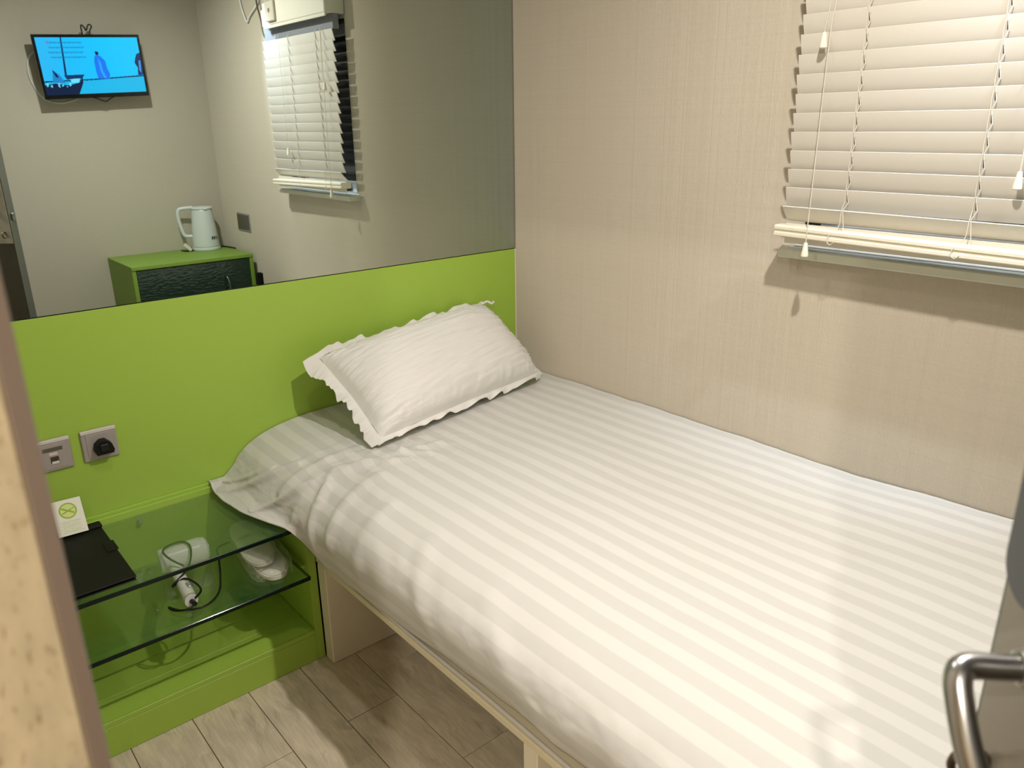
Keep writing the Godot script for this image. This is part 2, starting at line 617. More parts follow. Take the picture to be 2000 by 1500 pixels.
# ==================================================================== window
func build_window() -> void:
	var w := struct("window_1", "white framed window behind the blind, dark outside")
	var z0 := 1.12
	var z1 := 1.80
	var y0 := 1.18
	var y1 := 1.93
	part("frame", Vector3(0.075, y0, z0), Vector3(0.12, y0 + 0.05, z1), M.frame_white, w, 0.002)
	part("frame", Vector3(0.075, y1 - 0.05, z0), Vector3(0.12, y1, z1), M.frame_white, w, 0.002)
	part("frame", Vector3(0.075, y0 + 0.05, z0), Vector3(0.12, y1 - 0.05, z0 + 0.045), M.alu, w, 0.002)
	part("frame", Vector3(0.075, y0 + 0.05, z1 - 0.045), Vector3(0.12, y1 - 0.05, z1), M.alu, w, 0.002)
	part("mullion", Vector3(0.08, y0 + 0.05, 1.445), Vector3(0.115, y1 - 0.05, 1.48), M.alu, w, 0.002)
	part("pane", Vector3(0.094, y0 + 0.05, z0 + 0.045), Vector3(0.099, y1 - 0.05, 1.445), M.window_glass, w, 0.0)
	part("pane", Vector3(0.094, y0 + 0.05, 1.48), Vector3(0.099, y1 - 0.05, z1 - 0.045), M.window_glass, w, 0.0)
	part("latch", Vector3(0.045, y0 + 0.012, 1.30), Vector3(0.075, y0 + 0.04, 1.60), M.latch, w, 0.003)
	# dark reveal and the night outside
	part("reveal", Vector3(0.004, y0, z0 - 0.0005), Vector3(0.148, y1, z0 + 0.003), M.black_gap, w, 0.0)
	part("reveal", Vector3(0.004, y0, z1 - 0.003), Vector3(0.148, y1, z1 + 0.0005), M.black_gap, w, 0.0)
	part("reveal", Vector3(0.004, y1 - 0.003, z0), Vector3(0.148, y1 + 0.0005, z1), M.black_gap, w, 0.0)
	var s := thing("window_sill", "pale greenish marble sill below the blind", "sill", Vector3(-0.02, 1.155, 1.45))
	part("slab", Vector3(-0.058, 1.158, 1.087), Vector3(0.074, 1.180, 1.845), M.marble, s, 0.003)
	part("sealant", Vector3(-0.002, 1.1805, 1.100), Vector3(0.074, 1.186, 1.83), M.frame_white, s, 0.001)

# ==================================================================== door
func build_door() -> void:
	var d := struct("door_1", "open entrance door seen edge on with lever handle and lock reader", Vector3(-1.8003, 0, 2.5403))
	own_axes(d)
	d.rotation_degrees = Vector3(0, 45, 0)
	var W := 0.75
	var leaf := part("leaf", Vector3(0.012, 0.012, 0.0), Vector3(W - 0.004, 2.075, 0.04), M.door, d, 0.002)
	leaf.set_meta("label", "dull olive grey door leaf")
	part("edge_strip", Vector3(W - 0.004, 0.012, -0.0008), Vector3(W, 2.075, 0.0408), M.alu, d, 0.0008)
	var st := sm()
	bx(st, Vector3(W, 1.10, 0.012), Vector3(W + 0.012, 1.135, 0.028), 0.003)
	obj("latch_bolt", st, M.steel, d)
	var plate := part("lock_plate", Vector3(W - 0.085, 1.00, -0.003), Vector3(W - 0.006, 1.36, 0.0), M.steel_plate, d, 0.001)
	plate.set_meta("own_axes", true)
	# card reader: rounded lower end
	var outl := PackedVector2Array()
	var cx := W - 0.062
	for k in 17:
		var a := PI + PI * k / 16.0
		outl.append(Vector2(cx + cos(a) * 0.026, 1.222 + sin(a) * 0.026))
	outl.append(Vector2(cx + 0.026, 1.34))
	outl.append(Vector2(cx - 0.026, 1.34))
	var xr := Transform3D(Basis(Vector3(1, 0, 0), Vector3(0, 0, -1), Vector3(0, 1, 0)), Vector3.ZERO)
	st = sm()
	prism(st, outl, 0.003, 0.026, xr)
	var rd := obj("card_reader", st, M.reader, d)
	rd.set_meta("label", "blue grey lock card reader")
	own_axes(rd)
	st = sm()
	for k in 3:
		bx(st, Vector3(cx - 0.0262 + 0.0523, 1.222 + k * 0.012, -0.020), Vector3(cx + 0.0266, 1.226 + k * 0.012, -0.009), 0.0)
	obj("reader_mark", st, M.black, rd)
	# lever handle: neck out of the plate, then back along the door and down
	var lev := sm()
	var p := []
	var sx := W - 0.062
	var Y := 1.150
	p = spline([Vector3(sx, Y, 0.0), Vector3(sx, Y, -0.030), Vector3(sx, Y, -0.050), Vector3(sx - 0.006, Y - 0.004, -0.0585), Vector3(sx - 0.018, Y - 0.018, -0.060), Vector3(sx - 0.034, Y - 0.040, -0.058), Vector3(sx - 0.047, Y - 0.058, -0.052), Vector3(sx - 0.056, Y - 0.064, -0.040), Vector3(sx - 0.066, Y - 0.066, -0.012)], 7)
	tube(lev, p, 0.0088, 18)
	var hd := obj("lever_handle", lev, M.steel, d)
	hd.set_meta("label", "satin steel lever handle")
	own_axes(hd)
	st = sm()
	lathe(st, [Vector2(0.0, 0.0), Vector2(0.0135, 0.0), Vector2(0.0135, 0.012), Vector2(0.0115, 0.016), Vector2(0.009, 0.017)], Transform3D(Basis(Vector3(1, 0, 0), Vector3(0, 0, -1), Vector3(0, 1, 0)), Vector3(sx, Y, -0.003)), 28)
	obj("handle_collar", st, M.steel, hd)
	# pull ring on the key cylinder
	st = sm()
	var ring := []
	for k in 25:
		var a := TAU * k / 24.0
		ring.append(Vector3(W - 0.030, 1.040 + sin(a) * 0.0125, -0.0165 + cos(a) * 0.0125))
	tube(st, ring, 0.0032, 10)
	obj("key_ring", st, M.steel_dark, d)
	st = sm()
	for k in 3:
		lathe(st, [Vector2(0.0, 0.0), Vector2(0.007, 0.0), Vector2(0.007, 0.1), Vector2(0.0, 0.1)], Transform3D(Basis(), Vector3(0.0055, 0.25 + k * 0.75, 0.02)), 16)
	obj("hinge", st, M.alu, d)

# ==================================================================== bed
func top_y(x: float, z: float) -> float:
	var y := 0.626
	y += 0.020 * smoothstep(1.25, 1.8, z) * smoothstep(-0.6, 0.0, x)
	y += 0.018 * exp(-pow((x + 0.72) / 0.22, 2.0)) * exp(-z / 0.12)
	y += noise.get_noise_2d(x * 2.2 + 3.0, z * 1.6) * 0.006
	y += noise.get_noise_2d(x * 9.0 + 30.0, z * 2.6 + 7.0) * 0.0016
	y += 0.003 * noise.get_noise_1d(z * 5.0 + 70.0) * exp(x / 0.15)
	# dip near the wall edge where the sheet is tucked
	y -= 0.010 * exp(x / 0.012)
	return y

func table(zs: Array, vs: Array, z: float) -> float:
	for k in zs.size() - 1:
		if z <= zs[k + 1]:
			var t: float = clampf((z - zs[k]) / (zs[k + 1] - zs[k]), 0, 1)
			return lerpf(vs[k], vs[k + 1], t)
	return vs[-1]

func seg_dist(p: Vector2, a: Vector2, b: Vector2) -> float:
	var t := clampf((p - a).dot(b - a) / (b - a).length_squared(), 0, 1)
	return p.distance_to(a + (b - a) * t)

func build_bed() -> void:
	var b := thing("platform_bed", "cream painted wooden bed frame with board legs under the mattress", "bed", Vector3(-0.52, 0, 1.0))
	part("platform", Vector3(-1.037, 0.3165, 0.335), Vector3(-0.012, 0.335, 1.985), M.cream_worn, b, 0.002)
	part("head_rail", Vector3(-1.032, 0.3165, 0.022), Vector3(-0.012, 0.335, 0.334), M.cream_worn, b, 0.002)
	part("leg_board", Vector3(-1.0335, 0.0005, 0.324), Vector3(-0.012, 0.3160, 0.369), M.cream, b, 0.0025)
	part("leg_board", Vector3(-1.0335, 0.0005, 1.208), Vector3(-0.012, 0.3160, 1.250), M.cream, b, 0.0025)
	part("leg_board", Vector3(-1.0335, 0.0005, 1.945), Vector3(-0.012, 0.3160, 1.985), M.cream, b, 0.0025)
	part("under_rail", Vector3(-0.98, 0.262, 0.3695), Vector3(-0.955, 0.3160, 1.2075), M.cream, b, 0.002)
	var mt := thing("mattress", "thick mattress in a greyish quilted cover under the sheet", "mattress", Vector3(-0.52, 0.3355, 1.0))
	var st := sm()
	bx(st, Vector3(-1.034, 0.3355, 0.024), Vector3(-0.010, 0.582, 1.970), 0.085)
	obj("pad", st, M.cover, mt)
	st = sm()
	tube(st, spline([Vector3(-1.034, 0.352, 0.44), Vector3(-1.038, 0.349, 0.75), Vector3(-1.037, 0.353, 1.1), Vector3(-1.037, 0.350, 1.5), Vector3(-1.034, 0.352, 1.93)], 12), 0.0045, 8)
	obj("piping", st, M.cover, mt)
	# ---- the sheet: one surface over the top, the window edge and the open side
	var hz := [0.0, 0.06, 0.12, 0.22, 0.32, 0.392, 0.415, 0.436, 0.455, 0.62, 0.762, 0.952, 1.089, 1.34, 2.0]
	var hx := [-1.196, -1.200, -1.200, -1.188, -1.160, -1.134, -1.098, -1.080, -1.060, -1.052, -1.050, -1.050, -1.050, -1.050, -1.050]
	var hy := [0.500, 0.492, 0.490, 0.490, 0.490, 0.489, 0.440, 0.402, 0.366, 0.362, 0.368, 0.386, 0.395, 0.404, 0.410]
	var ridges := [
		[Vector2(0.07, 0.27), Vector2(0.34, 0.06), 0.015, 0.013], [Vector2(0.10, 0.38), Vector2(0.33, 0.24), 0.013, 0.012], [Vector2(0.12, 0.20), Vector2(0.33, 0.0), 0.010, 0.010],
		[Vector2(0.0, 0.33), Vector2(0.18, 0.30), 0.016, 0.008], [Vector2(0.02, 0.52), Vector2(0.24, 0.57), 0.016, 0.010], [Vector2(0.10, 0.44), Vector2(0.32, 0.50), 0.014, 0.009],
		[Vector2(0.06, 0.66), Vector2(0.30, 0.72), 0.022, 0.006], [Vector2(0.08, 0.86), Vector2(0.30, 1.02), 0.026, 0.006], [Vector2(0.10, 1.10), Vector2(0.30, 1.35), 0.03, 0.005],
		[Vector2(-0.12, 0.46), Vector2(0.05, 0.42), 0.014, 0.006], [Vector2(-0.05, 0.50), Vector2(0.05, 0.38), 0.012, 0.006], [Vector2(0.05, 0.40), Vector2(0.14, 0.46), 0.010, 0.008],
		[Vector2(-0.62, 1.15), Vector2(-0.50, 1.70), 0.035, 0.003], [Vector2(-0.45, 1.10), Vector2(-0.36, 1.60), 0.03, 0.0025], [Vector2(-0.72, 1.2), Vector2(-0.66, 1.75), 0.03, 0.003]]
	var zl := []
	var zz := 0.004
	while zz < 2.20:
		zl.append(zz)
		zz += 0.007 if zz < 0.50 else 0.014
	var g := []
	var uvs := []
	for z0: float in zl:
		var row := PackedVector3Array()
		var ur := PackedVector2Array()
		var z := minf(z0, 1.985 + 0.012 * (1.0 - exp(-maxf(0.0, z0 - 1.975) / 0.012)))
		var over := maxf(0.0, z0 - 1.965)
		var hxv := table(hz, hx, z)
		var hyv := table(hz, hy, z)
		var k := smoothstep(0.355, 0.47, z)
		var n_top := 90
		var n_side := 64
		var arc := 0.0
		var prev := Vector2.ZERO
		for j in n_top + n_side + 1:
			var q := Vector2.ZERO
			var s := 0.0
			if j <= n_top:
				var x := lerpf(-0.004, -0.80, float(j) / n_top)
				q = Vector2(x, top_y(x, z))
				s = -0.80 - x
			else:
				var t := float(j - n_top) / n_side
				var p0 := Vector2(-0.80, top_y(-0.80, z))
				var p1 := Vector2(-1.185, 0.634).lerp(Vector2(-1.045, p0.y + 0.004), k)
				var p2 := Vector2(-1.070, 0.500).lerp(Vector2(-1.185, 0.555), k)
				var p3 := Vector2(hxv, hyv)
				q = p0.bezier_interpolate(p1, p2, p3, t)
				s = t * 0.42 - 0.06
			if j > 0:
				arc += q.distance_to(prev)
			prev = q
			# folds stand out along the outward direction
			var outd := Vector2(0, 1).lerp(Vector2(-1, 0.25), smoothstep(0.06, 0.22, s)).normalized()
			var hgt := 0.0
			for r: Array in ridges:
				var dd := seg_dist(Vector2(s, z), r[0], r[1])
				hgt += r[3] * exp(-pow(dd / (r[2] as float), 2.0))
			var side := smoothstep(0.03, 0.2, s)
			hgt += side * (noise.get_noise_2d(s * 5.0, z * 4.0 + 50.0) * 0.006 + noise.get_noise_2d(s * 9.0 + 9.0, z * 11.0) * 0.0022)
			hgt += (1.0 - side) * exp(-pow((z - 0.40) / 0.20, 2.0)) * exp(-pow((s + 0.02) / 0.16, 2.0)) * noise.get_noise_2d(s * 22.0, z * 18.0) * 0.006
			if s > 0.33:
				hgt *= 1.0 - (s - 0.33) / 0.03 * 0.5
			q += outd * hgt
			if z < 0.395 and q.x < -1.04:
				q.y = maxf(q.y, 0.4845 if z > 0.026 else 0.510)
			var y := maxf(q.y - over, minf(q.y, 0.40)) if over > 0.0 else q.y
			row.append(Vector3(q.x, y, z + (0.004 * noise.get_noise_2d(q.x * 8.0, over * 9.0) if over > 0.0 else 0.0)))
			ur.append(Vector2(arc / 0.056, z0 / 0.056))
		g.append(row)
		uvs.append(ur)
	var sh := thing("bed_sheet", "white satin striped sheet spread over the mattress and nightstand corner", "bed sheet", Vector3(-0.52, 0.36, 1.0))
	st = sm()
	grid(st, g, Vector3.UP, uvs)
	obj("cloth", st, M.sheet, sh)
	# hem: a rolled edge that gives the cloth its thickness
	var hem := []
	for i in range(0, g.size(), 2):
		if zl[i] < 1.96:
			hem.append((g[i] as PackedVector3Array)[-1] + Vector3(0.001, 0.0015, 0))
	st = sm()
	tube(st, hem, 0.0022, 6)
	obj("hem", st, M.sheet, sh)
	build_pillow()

func build_pillow() -> void:
	# corners of the seam: lower left, lower right, upper right, upper left, seen from the room
	var BL := Vector3(-0.826, 0.655, 0.372)
	var BR := Vector3(-0.106, 0.660, 0.240)
	var TR := Vector3(-0.205, 0.884, 0.052)
	var TL := Vector3(-0.855, 0.835, 0.092)
	var n := (BR - BL).cross(TL - BL).normalized()
	var at := func(u: float, v: float) -> Vector3:
		var a := (u + 1.0) * 0.5
		var b := (v + 1.0) * 0.5
		return BL.lerp(BR, a).lerp(TL.lerp(TR, a), b)
	var pn := FastNoiseLite.new()
	pn.seed = 91
	pn.frequency = 1.0
	pn.fractal_octaves = 2
	var t := thing("pillow", "plump white pillow with a flat border leaning on the green headboard", "pillow", Vector3(-0.5, 0.63, 0.2))
	for sgn in [1.0, -1.0]:
		var g := []
		var N := 84
		for i in N + 1:
			var row := PackedVector3Array()
			for j in N + 1:
				var u := lerpf(-1.0, 1.0, float(i) / N)
				var v := lerpf(-1.0, 1.0, float(j) / N)
				var p: Vector3 = at.call(u, v)
				var f := pow(maxf(0.0, 1.0 - pow(absf(u), 3.4)), 0.50) * pow(maxf(0.0, 1.0 - pow(absf(v), 2.8)), 0.52)
				var h: float = (0.098 if sgn > 0 else 0.042) * f
				# seams pull in between the corners
				var mid := (BL + TR) * 0.5
				p = p.lerp(mid + (p - mid) * 0.975, (1.0 - absf(u)) * pow(absf(v), 6.0) + (1.0 - absf(v)) * pow(absf(u), 6.0))
				if sgn > 0:
					# creases run in from the seams
					var e1 := 1.0 - absf(u)
					var e2 := 1.0 - absf(v)
					h += pn.get_noise_2d(u * 3.0, v * 15.0) * 0.012 * exp(-pow(e1 / (0.34 if u < 0.0 else 0.2), 2.0)) * smoothstep(0.0, 0.06, e1)
					h += pn.get_noise_2d(u * 17.0 + 20.0, v * 2.5) * 0.008 * exp(-pow(e2 / 0.24, 2.0)) * smoothstep(0.0, 0.06, e2)
					h += pn.get_noise_2d(u * 1.6 + v * 1.2 + 5.0, v * 9.0 - u * 2.0) * 0.005 * f
					h += 0.006 * exp(-pow((v - 0.55 + 0.12 * u) / 0.07, 2.0)) * exp(-pow((u - 0.45) / 0.4, 2.0))
					h += 0.005 * exp(-pow((v - 0.15 + 0.15 * u) / 0.05, 2.0)) * exp(-pow((u - 0.4) / 0.3, 2.0))
				row.append(p + n * h * sgn)
			g.append(row)
		var st := sm()
		grid(st, g, n * sgn)
		obj("front_cover" if sgn > 0 else "back_cover", st, M.pillow, t)
	# border all round: a wavy flat strip sewn to the seam
	var ring := []
	var M_ := 320
	for k in M_:
		var s := 4.0 * k / M_
		var side := int(s)
		var fr := s - side
		var a := fr * 2.0 - 1.0
		var uv: Vector2 = [Vector2(a, -1), Vector2(1, a), Vector2(-a, 1), Vector2(-1, -a)][side]
		ring.append(uv)
	var rows := []
	var W := 9
	for w in W + 1:
		var row := PackedVector3Array()
		for k in M_ + 1:
			var uv: Vector2 = ring[k % M_]
			var p: Vector3 = at.call(uv.x, uv.y)
			var mid := (BL + TR) * 0.5
			p = p.lerp(mid + (p - mid) * 0.975, (1.0 - absf(uv.x)) * pow(absf(uv.y), 6.0) + (1.0 - absf(uv.y)) * pow(absf(uv.x), 6.0))
			var ex := (BR - BL).normalized()
			var ey := (TL - BL).normalized()
			var o := Vector2(clampf((absf(uv.x) - 0.9) * 10.0, 0, 1) * signf(uv.x), clampf((absf(uv.y) - 0.9) * 10.0, 0, 1) * signf(uv.y))
			var wd := 0.034 * w / W
			if uv.x > 0.95:
				wd *= 0.7
			# the lower border is short and lies on the bed, the upper one stands up
			if uv.y < -0.95:
				wd *= 0.55
			p += (ex * o.x + ey * o.y) * wd
			var an := TAU * k / M_
			var wav := pn.get_noise_2d(cos(an) * 4.0, sin(an) * 4.0 + 40.0) * 0.030 + pn.get_noise_2d(cos(an) * 8.0, sin(an) * 8.0) * 0.006 - (0.010 if uv.x > 0.9 else 0.006 if uv.x < -0.9 else 0.0)
			p += n * wav * pow(float(w) / W, 1.3)
			# the upper corner towards the nightstand has flopped over
			var flop := clampf((-uv.x - 0.75) * 4.0, 0.0, 1.0) * clampf((uv.y - 0.35) * 2.0, 0.0, 1.0) * w / W
			p += Vector3(-0.012, -0.020, 0.016) * flop + n * sin(uv.y * 16.0 + uv.x * 9.0) * 0.010 * flop
			p.z = maxf(p.z, 0.004 + 0.001 * w)
			p.y = maxf(p.y, 0.6365)
			row.append(p)
		rows.append(row)
	var bst := sm()
	grid(bst, rows, n)
	obj("border", bst, M.pillow, t)
	var cst := sm()
	var tr: Vector3 = at.call(1.0, 1.0)
	tube(cst, spline([tr + Vector3(0.0, 0.004, 0.0), tr + Vector3(0.020, 0.012, 0.006), tr + Vector3(0.034, 0.004, 0.014), tr + Vector3(0.040, 0.012, 0.02)], 6), 0.004, 8)
	obj("corner_tie", cst, M.pillow, t)

# ==================================================================== nightstand
func build_nightstand() -> void:
	var n := thing("nightstand", "lime green built-in nightstand with two glass shelves beside the bed", "nightstand", Vector3(-1.42, 0, 0.16))
	part("back_ledge", Vector3(-1.798, 0.0, 0.0005), Vector3(-1.0585, 0.506, 0.009), M.green, n, 0.001)
	part("back_ledge", Vector3(-1.798, 0.0, 0.0092), Vector3(-1.0585, 0.497, 0.018), M.green, n, 0.001)
	part("side_panel", Vector3(-1.0583, 0.0005, 0.0005), Vector3(-1.0350, 0.470, 0.3200), M.green, n, 0.001)
	part("side_panel", Vector3(-1.798, 0.0005, 0.0185), Vector3(-1.775, 0.470, 0.3200), M.green, n, 0.001)
	part("plinth_front", Vector3(-1.7745, 0.0005, 0.302), Vector3(-1.0587, 0.0865, 0.3200), M.green, n, 0.001)
	part("plinth_board", Vector3(-1.7745, 0.087, 0.2255), Vector3(-1.0587, 0.1013, 0.3200), M.green, n, 0.0012)
	part("plinth_board", Vector3(-1.7745, 0.087, 0.1255), Vector3(-1.0587, 0.1013, 0.2235), M.green, n, 0.0012)
	part("plinth_board", Vector3(-1.7745, 0.087, 0.0185), Vector3(-1.0587, 0.1013, 0.1235), M.green, n, 0.0012)
	for y: float in [GLASS_TOP, GLASS_LOW]:
		var s := part("glass_shelf", Vector3(-1.770, y - 0.012, 0.021), Vector3(-1.0835, y, GLASS_Z - 0.0031), M.glass, n, 0.0)
		s.set_meta("label", "clear green glass shelf")
		var st := sm()
		bx(st, Vector3(-1.770, y - 0.012, GLASS_Z - 0.003), Vector3(-1.0815, y, GLASS_Z), 0.0013)
		bx(st, Vector3(-1.0834, y - 0.012, 0.021), Vector3(-1.0815, y, GLASS_Z - 0.002), 0.0007)
		var ed := obj("polished_edge", st, M.glass_edge, s)
		ed.set_meta("label", "dark green polished glass edge")
		for px: float in [-1.40, -1.68]:
			var pg := sm()
			lathe(pg, [Vector2(0.0, 0.0), Vector2(0.006, 0.0), Vector2(0.006, 0.016), Vector2(0.0, 0.017)], Transform3D(Basis(Vector3(1, 0, 0), Vector3(0, 0, 1), Vector3(0, -1, 0)), Vector3(px, y - 0.0185, 0.018)), 16)
			obj("shelf_peg", pg, M.plate, n)
		var sp := sm()
		bx(sp, Vector3(-1.0830, y - 0.024, 0.10), Vector3(-1.0585, y - 0.0125, 0.30), 0.001)
		obj("shelf_bearer", sp, M.green, n)

# ==================================================================== minibar
func build_minibar() -> void:
	var z0 := 2.362
	var z1 := 2.836
	var x0 := -0.712
	var x1 := -0.030
	var H := 0.774
	var c := thing("minibar_cabinet", "green cabinet with dark glass door under the kettle", "cabinet", Vector3(-0.37, 0, 2.6))
	part("top_board", Vector3(x0, H - 0.02, z0), Vector3(x1, H, z1), M.green_dull, c, 0.0015)
	part("side_board", Vector3(x0, 0.0005, z0 + 0.003), Vector3(x0 + 0.022, H - 0.0205, z1), M.green_dull, c, 0.0015)
	part("side_board", Vector3(x1 - 0.022, 0.0005, z0 + 0.003), Vector3(x1, H - 0.0205, z1), M.green_dull, c, 0.0015)
	part("back_board", Vector3(x0 + 0.0225, 0.0005, z1 - 0.012), Vector3(x1 - 0.0225, H - 0.0205, z1), M.green_dull, c, 0.001)
	part("bottom_board", Vector3(x0 + 0.0225, 0.05, z0 + 0.01), Vector3(x1 - 0.0225, 0.07, z1 - 0.0125), M.green_dull, c, 0.001)
	var dr := part("glass_door", Vector3(x0 + 0.024, 0.075, z0 + 0.006), Vector3(x1 - 0.024, H - 0.024, z0 + 0.016), M.dark_glass, c, 0.0015)
	dr.set_meta("label", "dark glossy glass door")
	var st := sm()
	tube(st, spline([Vector3(-0.205, 0.66, z0 + 0.004), Vector3(-0.205, 0.655, z0 - 0.016), Vector3(-0.200, 0.62, z0 - 0.024), Vector3(-0.198, 0.575, z0 - 0.016), Vector3(-0.198, 0.57, z0 + 0.004)], 6), 0.005, 10)
	obj("handle", st, M.steel, dr)

# ==================================================================== kettle
func build_kettle() -> void:
	var K := Vector3(-0.165, 0.7745, 2.742)
	var k := thing("electric_kettle", "white electric kettle with a loop handle standing on the cabinet", "kettle", K)
	var X := Transform3D(Basis(), K)
	var st := sm()
	lathe(st, [Vector2(0.0, 0.0), Vector2(0.082, 0.0), Vector2(0.084, 0.004), Vector2(0.083, 0.014), Vector2(0.074, 0.018)], X, 40)
	obj("power_base", st, M.kettle, k)
	st = sm()
	lathe(st, [Vector2(0.074, 0.018), Vector2(0.079, 0.022), Vector2(0.078, 0.045), Vector2(0.072, 0.12), Vector2(0.064, 0.20), Vector2(0.060, 0.238), Vector2(0.058, 0.242)], X, 40)
	obj("jug", st, M.kettle, k)
	st = sm()
	lathe(st, [Vector2(0.0585, 0.243), Vector2(0.063, 0.246), Vector2(0.063, 0.252), Vector2(0.055, 0.258), Vector2(0.0, 0.262)], X, 40)
	obj("lid", st, M.kettle, k)
	st = sm()
	var hp := spline([Vector3(-0.05, 0.254, 0), Vector3(-0.10, 0.252, 0), Vector3(-0.132, 0.242, 0), Vector3(-0.138, 0.20, 0), Vector3(-0.130, 0.14, 0), Vector3(-0.118, 0.095, 0), Vector3(-0.098, 0.084, 0), Vector3(-0.073, 0.084, 0)], 7)
	for i in hp.size():
		hp[i] = K + Basis(Vector3.UP, 0.25) * (hp[i] as Vector3)
	tube(st, hp, 0.0105, 12)
	obj("handle", st, M.kettle, k)
	st = sm()
	bx(st, K + Vector3(-0.008, 0.243, -0.068), K + Vector3(0.008, 0.251, -0.058), 0.002)
	obj("lid_button", st, M.white_gloss, k)
	# dark printed letters near the foot
	var tm := TextMesh.new()
	tm.text = "LRR"
	var sf := SystemFont.new()
	sf.font_names = PackedStringArray(["Droid Sans"])
	sf.font_weight = 700
	tm.font = sf
	tm.font_size = 32
	tm.pixel_size = 0.0008
	tm.depth = 0.0008
	tm.material = M.black
	var ti := MeshInstance3D.new()
	ti.name = "printed_mark"
	ti.mesh = tm
	k.add_child(ti)
	var a := -0.42
	ti.transform = Transform3D(Basis(Vector3.UP, PI + a), Vector3(sin(-a) * 0.0765, 0.073, -cos(a) * 0.0765))
	var cord := thing("kettle_cord", "black power cord lying behind the kettle on the cabinet", "cord", K + Vector3(0.1, 0, 0))
	st = sm()
	tube(st, spline([K + Vector3(0.088, 0.005, 0.02), K + Vector3(0.11, 0.0045, 0.0), K + Vector3(0.125, 0.0045, -0.06), K + Vector3(0.130, 0.0045, -0.13)], 8), 0.004, 8)
	obj("cable", st, M.black, cord)
	st = sm()
	tube(st, spline([K + Vector3(-0.088, 0.005, -0.01), K + Vector3(-0.10, 0.0045, -0.035), K + Vector3(-0.13, 0.0045, -0.02), K + Vector3(-0.145, 0.0045, 0.02)], 8), 0.004, 8)
	obj("cable", st, M.black, cord)
	var sp := thing("teaspoon_sachet", "small white sachet leaning beside the kettle handle", "sachet", K + Vector3(-0.125, 0, 0.0))
	st = sm()
	bx(st, Vector3(-0.010, 0.0, -0.004), Vector3(0.010, 0.055, 0.004), 0.002, Transform3D(Basis(Vector3(0, 0, 1), 0.75), K + Vector3(-0.108, 0.008, -0.045)))
	obj("packet", st, M.white, sp)

# ==================================================================== window air conditioner
func build_air_conditioner() -> void:
	var a := thing("air_conditioner", "beige window air conditioner case mounted above the blind", "air conditioner", Vector3(-0.05, 1.93, 1.42))
	part("case", Vector3(-0.098, 1.945, 1.108), Vector3(-0.0005, 2.045, 1.725), M.ac, a, 0.004)
	part("top_case", Vector3(-0.060, 2.0455, 1.108), Vector3(-0.0005, 2.23, 1.725), M.ac, a, 0.004)
	for k in 7:
		part("louver", Vector3(-0.092, 2.056 + k * 0.022, 1.125), Vector3(-0.0605, 2.062 + k * 0.022, 1.708), M.frame_white, a, 0.001)
	part("drip_lip", Vector3(-0.0985, 1.932, 1.108), Vector3(-0.090, 1.9448, 1.725), M.ac, a, 0.001)
	part("end_cover", Vector3(-0.090, 1.945, 1.727), Vector3(-0.060, 2.02, 1.760), M.tag_yellow, a, 0.003)
	var h := thing("remote_holder", "small grey wall holder hanging on the air conditioner front", "holder", Vector3(-0.104, 1.95, 1.62))
	var st := sm()
	bx(st, Vector3(-0.112, 1.958, 1.578), Vector3(-0.0985, 2.045, 1.668), 0.003)
	obj("cup", st, M.holder, h)
	st = sm()
	lathe(st, [Vector2(0.0, 0.0), Vector2(0.010, 0.0), Vector2(0.010, 0.001), Vector2(0.0, 0.0012)], Transform3D(Basis(Vector3(0, 1, 0), Vector3(-1, 0, 0), Vector3(0, 0, 1)), Vector3(-0.1121, 2.005, 1.623)), 20)
	obj("button", st, M.ac_dark, h)
	var w := thing("white_cable", "white cable hanging in a loop on the wall above the cabinet", "cable", Vector3(-0.008, 2.01, 2.1))
	st = sm()
	tube(st, spline([Vector3(-0.008, 2.30, 2.20), Vector3(-0.008, 2.12, 2.185), Vector3(-0.009, 2.035, 2.145), Vector3(-0.009, 2.008, 2.118), Vector3(-0.009, 2.03, 2.085), Vector3(-0.009, 2.09, 1.955), Vector3(-0.009, 2.17, 1.90), Vector3(-0.008, 2.30, 1.88)], 8), 0.0045, 8)
	obj("sheath", st, M.white, w)
	var d := thing("dark_cable", "dark cable running down beside the air conditioner", "cable", Vector3(-0.008, 1.87, 1.93))
	st = sm()
	tube(st, spline([Vector3(-0.024, 2.25, 1.93), Vector3(-0.024, 2.09, 1.945), Vector3(-0.020, 2.00, 1.925), Vector3(-0.030, 1.93, 1.89), Vector3(-0.02, 1.872, 1.845)], 8), 0.0042, 8)
	obj("sheath", st, M.slot, d)

